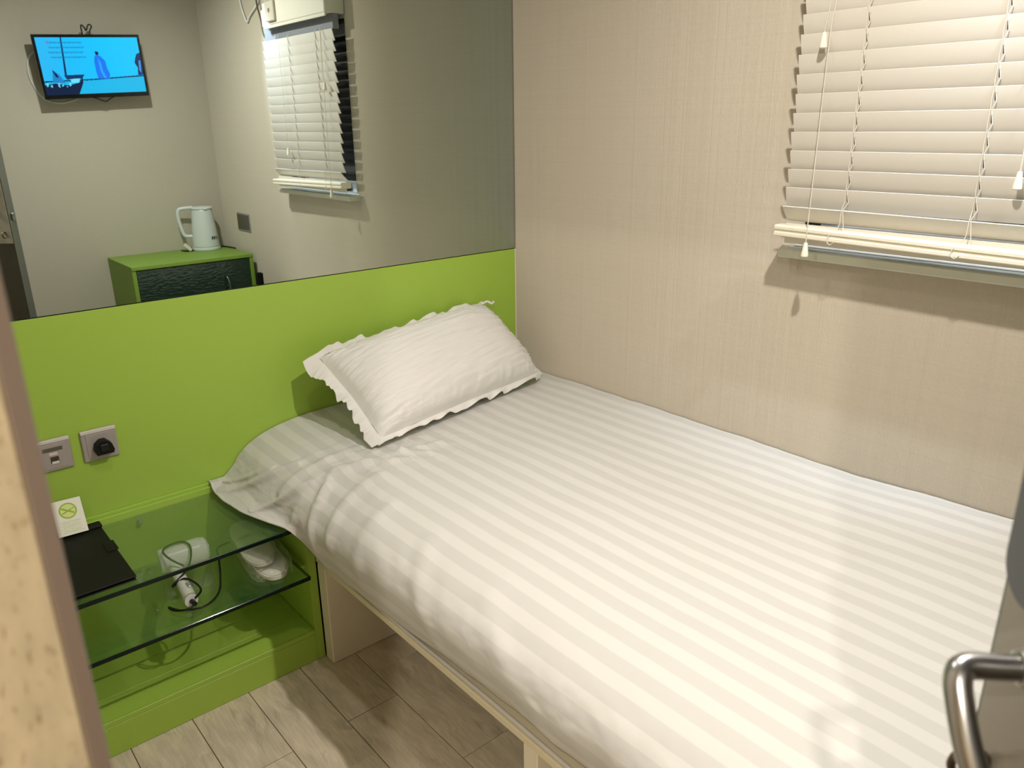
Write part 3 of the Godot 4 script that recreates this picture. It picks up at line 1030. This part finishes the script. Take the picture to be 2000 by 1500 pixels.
# ==================================================================== blind
func build_blind() -> void:
	var b := thing("venetian_blind", "cream slatted venetian blind with pull cords over the window", "blind", Vector3(-0.06, 1.22, 1.46))
	var z0 := 1.104
	var z1 := 1.815
	part("headrail", Vector3(-0.060, 1.884, z0 + 0.010), Vector3(-0.030, 1.9440, z1 - 0.004), M.valance, b, 0.002)
	# slat shape shared by all
	var st := sm()
	var hw := 0.0245
	var len := (z1 - z0) * 0.5
	var g1 := []
	var g2 := []
	for i in 9:
		var u := lerpf(-1, 1, i / 8.0)
		var r1 := PackedVector3Array()
		var r2 := PackedVector3Array()
		for s in [-1.0, 1.0]:
			var bow := 0.0012 * (1.0 - u * u)
			r1.append(Vector3(-0.0013 - bow, u * hw, s * len))
			r2.append(Vector3(0.0013 - bow, u * hw, s * len))
		g1.append(r1)
		g2.append(r2)
	grid(st, g1, Vector3(-1, 0, 0))
	grid(st, g2, Vector3(1, 0, 0))
	for e in [0, 8]:
		quad(st, g1[e][0], g1[e][1], g2[e][1], g2[e][0], Vector3(0, -1 if e == 0 else 1, 0))
	for s in 2:
		for i in 8:
			quad(st, g1[i][s], g1[i + 1][s], g2[i + 1][s], g2[i][s], Vector3(0, 0, -1 if s == 0 else 1))
	var mesh := st.commit()
	mesh.surface_set_material(0, M.blind)
	var ss := sm()
	bx(ss, Vector3(-0.0030, -0.006, -0.0016), Vector3(-0.0018, 0.010, 0.0016), 0.0)
	var slot := ss.commit()
	slot.surface_set_material(0, M.slot)
	var lad := [1.257, 1.531]
	var fronts := []
	for k in 15:
		# the upper edge leans into the room
		var y := 1.331 + 0.0425 * k
		var sl := MeshInstance3D.new()
		sl.name = "slat"
		sl.mesh = mesh
		b.add_child(sl, true)
		var tilt := deg_to_rad(17.0 + rng.randf_range(-1.2, 1.2))
		if y + 0.02 > 1.90:
			tilt = deg_to_rad(14.0)
		var c := Vector3(-0.0665, y - 0.023, (z0 + z1) * 0.5 + rng.randf_range(-0.002, 0.002))
		if c.y > 1.865:
			continue
		sl.transform = Transform3D(Basis(Vector3(0, 0, 1), tilt) * Basis(Vector3(1, 0, 0), rng.randf_range(-0.0012, 0.0012)), c - b.position)
		fronts.append(c + Vector3(-0.0088, 0.0235, 0))
		for lz: float in lad:
			var so := MeshInstance3D.new()
			so.name = "cord_slot"
			so.mesh = slot
			sl.add_child(so, true)
			so.position = Vector3(0, 0.004, lz + 0.002 - c.z)
	# the lowest slats have swung open
	var sl := MeshInstance3D.new()
	sl.name = "slat"
	sl.mesh = mesh
	b.add_child(sl, true)
	sl.transform = Transform3D(Basis(Vector3(0, 0, 1), deg_to_rad(42.0)) * Basis(Vector3(1, 0, 0), 0.010), Vector3(-0.0660, 1.2665, (z0 + z1) * 0.5) - b.position)
	# bottom rail
	st = sm()
	var prof := [Vector2(-0.092, 1.2365), Vector2(-0.0955, 1.2330), Vector2(-0.0955, 1.2270), Vector2(-0.0925, 1.2255), Vector2(-0.0925, 1.2200), Vector2(-0.0955, 1.2185), Vector2(-0.0955, 1.2120), Vector2(-0.0925, 1.2095), Vector2(-0.045, 1.2095), Vector2(-0.042, 1.2120), Vector2(-0.042, 1.2340), Vector2(-0.046, 1.2365)]
	var zA := z0 - 0.010
	var zB := z1 + 0.004
	var drop := 0.006
	for k in prof.size():
		var p: Vector2 = prof[k]
		var q: Vector2 = prof[(k + 1) % prof.size()]
		var mid := (p + q) * 0.5 - Vector2(-0.069, 1.2235)
		quad(st, Vector3(p.x, p.y + drop, zA), Vector3(q.x, q.y + drop, zA), Vector3(q.x, q.y - drop, zB), Vector3(p.x, p.y - drop, zB), Vector3(mid.x * 0.5, mid.y, 0))
	var poly := PackedVector2Array(prof)
	var ix := Geometry2D.triangulate_polygon(poly)
	for k in range(0, ix.size(), 3):
		for e: Vector3 in [Vector3(zA, drop, -1), Vector3(zB, -drop, 1)]:
			var v := []
			for m in 3:
				v.append(Vector3(poly[ix[k + m]].x, poly[ix[k + m]].y + e.y, e.x))
			tri(st, v[0], v[1], v[2], Vector3(0, 0, e.z))
	obj("bottom_rail", st, M.rail, b)
	# ladder cords: touch the upper edge of each slat, then drop behind the next one
	for lz: float in lad:
		for sd: float in [-0.004, 0.005]:
			st = sm()
			var path := []
			path.append(Vector3(-0.064, 1.90, lz))
			for i in range(fronts.size() - 1, -1, -1):
				var f: Vector3 = fronts[i]
				path.append(Vector3(f.x - 0.0016, f.y + 0.001, lz + sd * 0.2))
				path.append(Vector3(f.x + 0.0050, f.y - 0.028, lz + sd))
			path.append(Vector3(-0.086, 1.288, lz + sd * 0.3))
			path.append(Vector3(-0.082, 1.255, lz + sd))
			path.append(Vector3(-0.088, 1.232, lz + sd * 2.0))
			tube(st, path, 0.0009, 5)
			obj("ladder_cord", st, M.cord, b)
		st = sm()
		tube(st, spline([Vector3(-0.088, 1.240, lz - 0.012), Vector3(-0.0965, 1.228, lz - 0.020), Vector3(-0.0970, 1.214, lz - 0.022), Vector3(-0.0965, 1.208, lz - 0.014), Vector3(-0.097, 1.215, lz - 0.006)], 6), 0.0009, 5)
		obj("tie_cord", st, M.cord, b)
	# pull cords with tassels
	pull(b, [Vector3(-0.082, 1.90, 1.186), Vector3(-0.091, 1.74, 1.178), Vector3(-0.092, 1.672, 1.171)], Vector3(-0.092, 1.668, 1.171))
	pull(b, [Vector3(-0.082, 1.90, 1.192), Vector3(-0.089, 1.74, 1.189), Vector3(-0.091, 1.66, 1.184), Vector3(-0.094, 1.45, 1.183), Vector3(-0.098, 1.24, 1.183), Vector3(-0.098, 1.206, 1.183)], Vector3(-0.098, 1.204, 1.183))
	pull(b, [Vector3(-0.080, 1.90, 1.62), Vector3(-0.090, 1.60, 1.607), Vector3(-0.092, 1.385, 1.607)], Vector3(-0.092, 1.383, 1.607))

func pull(b: Node3D, path: Array, at: Vector3) -> void:
	var st := sm()
	tube(st, spline(path, 6), 0.0012, 6)
	var c := obj("pull_cord", st, M.cord, b)
	st = sm()
	lathe(st, [Vector2(0.0, 0.004), Vector2(0.0042, 0.003), Vector2(0.0055, -0.004), Vector2(0.0085, -0.024), Vector2(0.0088, -0.029), Vector2(0.007, -0.031), Vector2(0.0, -0.031)], Transform3D(Basis(), at), 16)
	obj("tassel", st, M.rail, c)

# ==================================================================== television
func fill_poly(im: Image, pts: Array, c: Color) -> void:
	var p := PackedVector2Array()
	var lo := Vector2(1e9, 1e9)
	var hi := -lo
	for q: Vector2 in pts:
		p.append(q)
		lo = lo.min(q)
		hi = hi.max(q)
	for y in range(maxi(0, int(lo.y)), mini(im.get_height(), int(hi.y) + 1)):
		for x in range(maxi(0, int(lo.x)), mini(im.get_width(), int(hi.x) + 1)):
			if Geometry2D.is_point_in_polygon(Vector2(x + 0.5, y + 0.5), p):
				im.set_pixel(x, y, im.get_pixel(x, y).lerp(Color(c.r, c.g, c.b), c.a))

func screen_image() -> Image:
	var w := 480
	var h := 270
	var im := Image.create(w, h, false, Image.FORMAT_RGB8)
	for y in h:
		for x in w:
			var t := clampf(float(x) / w * 1.4, 0, 1)
			im.set_pixel(x, y, Color(0.16 * (1 - t), 0.70 + 0.05 * t, 0.93 + 0.07 * t))
	var V := func(a: Array) -> Array:
		var o := []
		for k in range(0, a.size(), 2):
			o.append(Vector2(a[k] * w, a[k + 1] * h))
		return o
	var navy := Color(0.02, 0.10, 0.25)
	# water below the horizon line
	fill_poly(im, V.call([0.0, 0.765, 1.0, 0.70, 1.0, 1.0, 0.0, 1.0]), Color(0.08, 0.70, 0.90))
	fill_poly(im, V.call([0.0, 0.758, 0.5, 0.735, 1.0, 0.690, 1.0, 0.712, 0.5, 0.752, 0.0, 0.778]), navy)
	for k in 14:
		var x := 0.40 + k * 0.043
		fill_poly(im, V.call([x, 0.745 - k * 0.004, x + 0.02, 0.735 - k * 0.004, x + 0.02, 0.765 - k * 0.004, x, 0.768 - k * 0.004]), Color(0.05, 0.2, 0.4, 0.8))
	# mast
	fill_poly(im, V.call([0.236, 0.0, 0.248, 0.0, 0.226, 0.69, 0.206, 0.69]), Color(0.02, 0.16, 0.34))
	# boat hull, deck and cabin
	fill_poly(im, V.call([0.0, 0.83, 0.10, 0.80, 0.22, 0.84, 0.33, 0.80, 0.375, 0.70, 0.37, 0.80, 0.31, 1.0, 0.0, 1.0]), navy)
	fill_poly(im, V.call([0.20, 0.66, 0.40, 0.655, 0.36, 0.73, 0.30, 0.72, 0.22, 0.74]), Color(0.03, 0.2, 0.4))
	fill_poly(im, V.call([0.25, 0.73, 0.35, 0.72, 0.33, 0.79, 0.26, 0.80]), Color(0.45, 0.85, 0.95))
	fill_poly(im, V.call([0.10, 0.56, 0.16, 0.66, 0.20, 0.80, 0.08, 0.78]), Color(0.10, 0.50, 0.78))
	fill_poly(im, V.call([0.095, 0.56, 0.135, 0.64, 0.145, 0.70, 0.12, 0.69]), navy)
	for k in 7:
		var x := 0.015 + k * 0.036
		fill_poly(im, V.call([x, 0.80 + (k % 3) * 0.03, x + 0.02, 0.79 + (k % 3) * 0.03, x + 0.018, 0.85 + (k % 2) * 0.03, x, 0.86]), Color(0.55, 0.92, 0.98, 0.8))
	# standing figure
	fill_poly(im, V.call([0.545, 0.245, 0.575, 0.255, 0.580, 0.295, 0.562, 0.315, 0.545, 0.295]), navy)
	fill_poly(im, V.call([0.550, 0.305, 0.590, 0.330, 0.630, 0.42, 0.635, 0.55, 0.655, 0.66, 0.640, 0.74, 0.530, 0.735, 0.520, 0.60, 0.520, 0.45, 0.530, 0.35]), Color(0.05, 0.45, 0.93))
	fill_poly(im, V.call([0.560, 0.36, 0.585, 0.45, 0.59, 0.60, 0.615, 0.72, 0.590, 0.73, 0.565, 0.60]), Color(0.16, 0.62, 0.98))
	# dark shape at the edge
	fill_poly(im, V.call([0.965, 0.30, 1.0, 0.28, 1.0, 0.68, 0.945, 0.69, 0.955, 0.55, 0.93, 0.46, 0.945, 0.38]), Color(0.04, 0.16, 0.36))
	fill_poly(im, V.call([0.975, 0.42, 0.995, 0.42, 0.985, 0.66, 0.965, 0.60]), Color(0.3, 0.55, 0.85))
	# blurred lines of a caption
	for k in 4:
		var y := 0.08 + k * 0.085
		var x := 0.075 + (0.02 if k % 2 == 0 else 0.035)
		var n := 22
		for m in n:
			var xx := x + m * 0.0155
			fill_poly(im, V.call([xx, y, xx + 0.013, y - 0.004, xx + 0.013, y + 0.018 + 0.008 * (m % 3), xx, y + 0.022]), Color(0.05, 0.46, 0.70, 0.62))
	fill_poly(im, V.call([0.095, 0.065, 0.125, 0.06, 0.12, 0.11, 0.10, 0.115]), Color(0.55, 0.45, 0.75, 0.8))
	return im

func build_tv() -> void:
	var C := Vector3(-0.640, 1.807, 2.718)
	var t := thing("television", "small black wall mounted television showing a blue seaside picture", "television", C)
	own_axes(t)
	# faces the headboard: local +z looks along world -z; slightly rolled and tipped down
	t.transform = Transform3D(Basis(Vector3(0, 0, 1), deg_to_rad(2.9)) * Basis(Vector3(1, 0, 0), deg_to_rad(-4.0)) * Basis(Vector3.UP, PI), C)
	var W := 0.263
	var H := 0.157
	var st := sm()
	bx(st, Vector3(-W, -H, -0.018), Vector3(W, H, 0.0), 0.003)
	bx(st, Vector3(-W * 0.6, -H * 0.7, -0.045), Vector3(W * 0.6, H * 0.6, -0.018), 0.006)
	own_axes(obj("body", st, M.black_gloss, t))
	st = sm()
	var a := Vector3(-W + 0.013, -H + 0.022, 0.0008)
	var b := Vector3(W - 0.013, H - 0.014, 0.0008)
	var v := [[Vector3(a.x, a.y, a.z), Vector3(0, 0, 1), Vector2(0, 1)], [Vector3(b.x, a.y, a.z), Vector3(0, 0, 1), Vector2(1, 1)], [Vector3(b.x, b.y, a.z), Vector3(0, 0, 1), Vector2(1, 0)], [Vector3(a.x, b.y, a.z), Vector3(0, 0, 1), Vector2(0, 0)]]
	# the photograph shows the set in the mirror, so the picture itself is the other way round
	for q: Array in v:
		q[2] = Vector2(1.0 - (q[2] as Vector2).x, (q[2] as Vector2).y)
	smooth_quad(st, v[0], v[1], v[2], v[3])
	var sc := mat(Color(0.02, 0.02, 0.02), 0.2)
	sc.emission_enabled = true
	sc.emission = Color.BLACK
	sc.emission_texture = tex(screen_image())
	sc.emission_energy_multiplier = 1.35
	var s := obj("screen", st, sc, t)
	s.set_meta("label", "lit screen with a boat and a standing figure on blue")
	st = sm()
	bx(st, Vector3(-0.05, -0.05, -0.118), Vector3(0.05, 0.05, -0.110), 0.002)
	bx(st, Vector3(-0.018, -0.02, -0.110), Vector3(0.018, 0.02, -0.045), 0.002)
	obj("wall_bracket", st, M.black, t)
	st = sm()
	tube(st, spline([Vector3(-0.010, H - 0.02, -0.03), Vector3(-0.028, H + 0.020, -0.03), Vector3(-0.040, H + 0.040, -0.032), Vector3(-0.026, H + 0.048, -0.034), Vector3(-0.010, H + 0.02, -0.032), Vector3(-0.002, H + 0.036, -0.03), Vector3(0.012, H + 0.042, -0.03), Vector3(0.012, H - 0.02, -0.032)], 6), 0.0036, 8)
	obj("cable_loop", st, M.black, t)
	st = sm()
	tube(st, spline([Vector3(0.05, -H + 0.01, -0.03), Vector3(0.0, -H - 0.008, -0.03), Vector3(-0.035, -H - 0.022, -0.03), Vector3(-0.060, -H - 0.010, -0.03), Vector3(-0.10, -H + 0.01, -0.03)], 6), 0.0030, 8)
	obj("cable_loop", st, M.black, t)
	var w := thing("antenna_cable", "white cable curling behind the television on the wall", "cable", Vector3(-0.9, 1.65, 2.83))
	st = sm()
	tube(st, spline([Vector3(-0.80, 1.93, 2.834), Vector3(-0.905, 1.86, 2.834), Vector3(-0.930, 1.78, 2.834), Vector3(-0.915, 1.70, 2.834), Vector3(-0.880, 1.645, 2.834), Vector3(-0.83, 1.626, 2.834), Vector3(-0.775, 1.628, 2.834), Vector3(-0.70, 1.66, 2.834), Vector3(-0.66, 1.74, 2.834)], 8), 0.0035, 8)
	obj("sheath", st, M.white, w)

# ==================================================================== sockets
func build_sockets() -> void:
	var S := 0.086
	var y0 := 0.6605
	for k in 2:
		var x0: float = [-1.4985, -1.6085][k]
		var lab: String = ["silver square wall socket with a black plug in it", "silver square data outlet with a small label window"][k]
		var t := thing(["power_socket", "data_outlet"][k], lab, "socket", Vector3(x0 + S * 0.5, y0, 0.002))
		part("face_plate", Vector3(x0, y0, 0.0005), Vector3(x0 + S, y0 + S, 0.0075), M.plate, t, 0.0025)
		part("top_band", Vector3(x0 + 0.001, y0 + S - 0.010, 0.0076), Vector3(x0 + S - 0.001, y0 + S - 0.001, 0.0095), M.plate_light, t, 0.001)
		part("inner_plate", Vector3(x0 + 0.011, y0 + 0.007, 0.0076), Vector3(x0 + S - 0.011, y0 + S - 0.012, 0.0090), M.plate, t, 0.0008)
		if k == 1:
			part("label_window", Vector3(x0 + 0.020, y0 + 0.054, 0.0091), Vector3(x0 + 0.066, y0 + 0.064, 0.0096), M.latch, t, 0.0)
			part("data_tab", Vector3(x0 + 0.034, y0 + 0.043, 0.0091), Vector3(x0 + 0.053, y0 + 0.050, 0.0099), M.plate_light, t, 0.0004)
			part("data_port", Vector3(x0 + 0.035, y0 + 0.022, 0.0091), Vector3(x0 + 0.054, y0 + 0.039, 0.0096), M.steel_dark, t, 0.0)
			part("port_shutter", Vector3(x0 + 0.037, y0 + 0.020, 0.0097), Vector3(x0 + 0.053, y0 + 0.0265, 0.0106), M.frame_white, t, 0.0003)
	var p := thing("black_plug", "black mains plug pushed into the silver wall socket", "plug", Vector3(-1.452, 0.685, 0.01))
	var st := sm()
	var o := PackedVector2Array([Vector2(-0.019, -0.019), Vector2(0.021, -0.019), Vector2(0.024, -0.010), Vector2(0.020, 0.006), Vector2(0.008, 0.018), Vector2(-0.006, 0.018), Vector2(-0.018, 0.008), Vector2(-0.022, -0.008)])
	prism(st, o, 0.0, 0.026, Transform3D(Basis(Vector3(1, 0, 0), Vector3(0, 0, 1), Vector3(0, 1, 0)), Vector3(-1.4525, 0.7005, 0.0092)))
	obj("housing", st, M.black_soft, p)
	st = sm()
	bx(st, Vector3(-1.462, 0.690, 0.0353), Vector3(-1.442, 0.710, 0.0395), 0.004)
	obj("grip", st, M.black, p)
	# grey plate on the window wall by the cabinet
	var g := thing("wall_switch", "grey wall plate on the window wall above the cabinet", "switch", Vector3(-0.004, 0.905, 2.51))
	part("face_plate", Vector3(-0.008, 0.900, 2.425), Vector3(-0.0005, 0.988, 2.595), M.latch, g, 0.002)
	part("rim", Vector3(-0.005, 0.892, 2.417), Vector3(-0.0006, 0.996, 2.603), M.plate, g, 0.001)
	var ad := thing("black_adapter", "black adapter hanging low on the wall beside the cabinet", "adapter", Vector3(-0.012, 0.60, 2.335))
	part("housing", Vector3(-0.026, 0.585, 2.318), Vector3(-0.0006, 0.660, 2.356), M.black_soft, ad, 0.003)

# ==================================================================== folder and card
func build_folder_and_card() -> void:
	var f := thing("black_folder", "black leather guest folder lying on the upper glass shelf", "folder", Vector3(-1.61, GLASS_TOP, 0.2))
	part("lower_cover", Vector3(-1.735, GLASS_TOP + 0.0004, 0.030), Vector3(-1.500, GLASS_TOP + 0.0035, 0.362), M.black_soft, f, 0.001)
	part("pages", Vector3(-1.730, GLASS_TOP + 0.0036, 0.034), Vector3(-1.504, GLASS_TOP + 0.0085, 0.356), M.black_soft, f, 0.0005)
	part("upper_cover", Vector3(-1.735, GLASS_TOP + 0.0086, 0.055), Vector3(-1.499, GLASS_TOP + 0.0125, 0.364), M.black_soft, f, 0.0015)
	part("clip_flap", Vector3(-1.735, GLASS_TOP + 0.0086, 0.022), Vector3(-1.496, GLASS_TOP + 0.0185, 0.052), M.black_soft, f, 0.003)
	part("closing_tab", Vector3(-1.522, GLASS_TOP + 0.0126, 0.150), Vector3(-1.4955, GLASS_TOP + 0.0150, 0.205), M.black_soft, f, 0.0008)
	# card leaning on the wall, standing on the folder
	var c := thing("no_smoking_card", "white card with a green no smoking sign leaning on the wall", "card", Vector3(-1.565, 0.4995, 0.06))
	own_axes(c)
	var bot := Vector3(-1.5655, 0.5005, 0.064)
	var topz := Vector3(-1.5625, 0.5785, 0.0125)
	var ey := (topz - bot)
	var hgt := ey.length()
	ey = ey.normalized()
	var ex := Vector3(1, 0, 0)
	ex = (ex - ey * ex.dot(ey)).normalized()
	var ez := ex.cross(ey)
	c.transform = Transform3D(Basis(ex, ey, ez), bot)
	var st := sm()
	bx(st, Vector3(-0.0345, 0, -0.0012), Vector3(0.0345, hgt, 0.0), 0.0003)
	own_axes(obj("stock", st, M.paper_card, c))
	var im := Image.create(276, 372, false, Image.FORMAT_RGB8)
	im.fill(Color(0.945, 0.945, 0.90))
	var gr := Color(0.60, 0.74, 0.16)
	var cen := Vector2(138, 118)
	for y in 372:
		for x in 276:
			var d := Vector2(x, y).distance_to(cen)
			if d < 84 and d > 70:
				im.set_pixel(x, y, gr)
			elif d <= 70:
				im.set_pixel(x, y, Color(0.86, 0.91, 0.58))
	fill_poly(im, [Vector2(76, 92), Vector2(88, 78), Vector2(200, 146), Vector2(188, 160)], gr)
	fill_poly(im, [Vector2(78, 138), Vector2(172, 100), Vector2(178, 112), Vector2(84, 150)], gr)
	fill_poly(im, [Vector2(180, 97), Vector2(196, 90), Vector2(200, 102), Vector2(185, 108)], gr)
	for k in 7:
		var y := 232 + k * 18
		var wd := 196 - (k * 37 % 70)
		var x := 276 / 2 - wd / 2
		var m := 0
		while m < wd:
			im.fill_rect(Rect2i(x + m, y, 9 + (m * 7 + k * 5) % 9, 6), Color(0.76, 0.80, 0.52))
			m += 14 + (m * 3 + k) % 6
	st = sm()
	var zz := 0.0003
	smooth_quad(st, [Vector3(-0.034, 0.0006, zz), Vector3(0, 0, 1), Vector2(0, 1)], [Vector3(0.034, 0.0006, zz), Vector3(0, 0, 1), Vector2(1, 1)], [Vector3(0.034, hgt - 0.0006, zz), Vector3(0, 0, 1), Vector2(1, 0)], [Vector3(-0.034, hgt - 0.0006, zz), Vector3(0, 0, 1), Vector2(0, 0)])
	var pm := mat(Color.WHITE, 0.6)
	pm.albedo_texture = tex(im)
	obj("print", st, pm, c)

# ==================================================================== hair dryer
func build_dryer() -> void:
	var G := GLASS_LOW
	var d := thing("hair_dryer", "white hair dryer lying on the lower glass shelf", "hair dryer", Vector3(-1.33, G, 0.12))
	var B := Vector3(-1.327, G + 0.0385, 0.105)
	# barrel axis close to x
	var ax := Vector3(1.0, 0.0, 0.10).normalized()
	var bas := Basis(Vector3.UP.cross(ax).normalized(), ax, Vector3.UP)
	bas = Basis(bas.x, ax, bas.x.cross(ax))
	var st := sm()
	lathe(st, [Vector2(0.0, -0.060), Vector2(0.030, -0.060), Vector2(0.033, -0.056), Vector2(0.036, 0.0), Vector2(0.0375, 0.045), Vector2(0.034, 0.062), Vector2(0.028, 0.067), Vector2(0.0, 0.067)], Transform3D(bas, B), 36)
	obj("barrel", st, M.white_gloss, d)
	st = sm()
	lathe(st, [Vector2(0.026, 0.0671), Vector2(0.026, 0.0685), Vector2(0.0, 0.069)], Transform3D(bas, B), 28)
	obj("intake_grille", st, M.plate, d)
	st = sm()
	var hp := spline([B + Vector3(-0.030, -0.004, 0.020), B + Vector3(-0.034, -0.014, 0.060), B + Vector3(-0.038, -0.0205, 0.110), B + Vector3(-0.044, -0.0215, 0.165), B + Vector3(-0.048, -0.0215, 0.205)], 7)
	tube(st, hp, 0.0165, 16)
	obj("handle", st, M.white_gloss, d)
	st = sm()
	bx(st, B + Vector3(-0.040, -0.006, 0.140), B + Vector3(-0.032, -0.002, 0.165), 0.0015)
	obj("switch", st, M.plate, d)
	st = sm()
	tube(st, [hp[-1] + Vector3(0, 0, 0.0), hp[-1] + Vector3(0.002, 0.0, 0.02)], 0.006, 12)
	obj("cord_guard", st, M.black, d)
	st = sm()
	var e: Vector3 = hp[-1] + Vector3(0.002, 0, 0.018)
	var gy := G + 0.0034
	var path := [e, e + Vector3(-0.020, -0.004, 0.006), e + Vector3(-0.045, -0.010, -0.020), Vector3(e.x - 0.050, gy, e.z - 0.05), Vector3(e.x - 0.030, gy, e.z - 0.015), Vector3(e.x + 0.02, gy, e.z + 0.006), Vector3(e.x + 0.07, gy, e.z - 0.03), Vector3(e.x + 0.105, gy, e.z - 0.11), Vector3(e.x + 0.135, gy, e.z - 0.20), Vector3(e.x + 0.155, gy, e.z - 0.26), Vector3(e.x + 0.20, gy, e.z - 0.27)]
	tube(st, spline(path, 8), 0.0028, 8)
	obj("cord", st, M.black, d)
	# a turn of the cord lies over the barrel and round the handle
	st = sm()
	var loop := [B + Vector3(-0.020, 0.010, 0.075), B + Vector3(-0.045, 0.030, 0.050), B + Vector3(-0.052, 0.042, 0.020), B + Vector3(-0.030, 0.0425, 0.0), B + Vector3(0.004, 0.0425, 0.002), B + Vector3(0.016, 0.038, 0.028), B + Vector3(0.006, 0.020, 0.060), B + Vector3(-0.018, 0.004, 0.090), B + Vector3(-0.056, -0.010, 0.110), B + Vector3(-0.062, -0.022, 0.105), B + Vector3(-0.035, -0.002, 0.120), B + Vector3(-0.016, -0.010, 0.150), B + Vector3(-0.016, -0.014, 0.185), B + Vector3(-0.040, -0.010, 0.215)]
	tube(st, spline(loop, 8), 0.0028, 8)
	obj("cord", st, M.black, d)

# ==================================================================== slippers
func sole(len: float, wide: float) -> PackedVector2Array:
	var o := PackedVector2Array()
	for k in 40:
		var a := TAU * k / 40.0
		var z := sin(a)
		var x := cos(a)
		var sx := signf(x) * pow(absf(x), 0.75)
		var sz := signf(z) * pow(absf(z), 0.85)
		var wd := wide * (1.0 - 0.10 * (1.0 - sz) * 0.5 - 0.06 * exp(-pow((sz + 0.1) / 0.4, 2.0)))
		o.append(Vector2(sx * wd * 0.5, sz * len * 0.5))
	return o

func build_slippers() -> void:
	var G := GLASS_LOW
	var turn := -0.13
	var at := [Vector3(-1.137, G + 0.0012, 0.212), Vector3(-1.150, G + 0.0285, 0.162)]
	var labs := ["lower white slipper of the wrapped pair, sticking out further", "upper white slipper of the wrapped pair on the lower glass shelf"]
	for k in 2:
		var s := thing("slipper", labs[k], "slipper", at[k], "disposable slippers in a clear bag")
		var xf := Transform3D(Basis(Vector3.UP, turn) * Basis(Vector3(1, 0, 0), 0.02), at[k] + Vector3(0, 0.003 * (1 - k), 0))
		var st := sm()
		prism(st, sole(0.262, 0.092), 0.0, 0.009, xf)
		obj("sole", st, M.slipper, s)
		st = sm()
		prism(st, sole(0.250, 0.082), 0.0092, 0.0115, xf)
		obj("insole", st, M.slipper, s)
		# flattened toe band at the far end
		var g := []
		for i in 13:
			var row := PackedVector3Array()
			for j in 13:
				var u := lerpf(-1, 1, i / 12.0)
				var v := lerpf(-0.122, -0.03, j / 12.0)
				var w := 0.044 * (1.0 - 0.35 * pow(absf((v + 0.03) / 0.092), 3.0))
				row.append(xf * Vector3(u * w, 0.0095 + 0.010 * (1.0 - u * u), v))
			g.append(row)
		st = sm()
		grid(st, g, Vector3.UP)
		obj("toe_band", st, M.slipper, s)
	# clear film bag: a crinkled sleeve round the pair
	var bag := thing("plastic_bag", "clear crinkled plastic bag round the white slippers", "bag", Vector3(-1.15, G, 0.2))
	var st := sm()
	var rows := []
	var nn := FastNoiseLite.new()
	nn.seed = 19
	nn.frequency = 1.0
	for i in 37:
		var v := lerpf(-1.0, 1.0, i / 36.0)
		var row := PackedVector3Array()
		for j in 41:
			var a := TAU * j / 40.0
			var taper := 1.0 - 0.28 * pow(absf(v), 6.0)
			var w := 0.060 * taper + nn.get_noise_2d(v * 9.0, cos(a) * 3.0) * 0.004
			var hh := 0.0255 * (1.0 - 0.75 * pow(absf(v), 8.0)) + nn.get_noise_2d(v * 14.0 + 8.0, sin(a) * 7.0 + cos(a) * 6.0) * 0.0055
			var sx := signf(cos(a)) * pow(absf(cos(a)), 0.6)
			var sy := signf(sin(a)) * pow(absf(sin(a)), 0.7)
			var p := Vector3(sx * w, 0.0, v * 0.165 - 0.01 * sin(a * 3.0))
			p = Basis(Vector3.UP, turn) * p + Vector3(-1.1435, G + 0.0275 + sy * hh, 0.190)
			p.y = maxf(p.y, G + 0.0006)
			p.x = clampf(p.x, -1.25, -1.0845)
			p.z = clampf(p.z, 0.024, 0.39)
			row.append(p)
		rows.append(row)
	grid(st, rows, Vector3.UP)
	obj("film", st, M.film, bag)
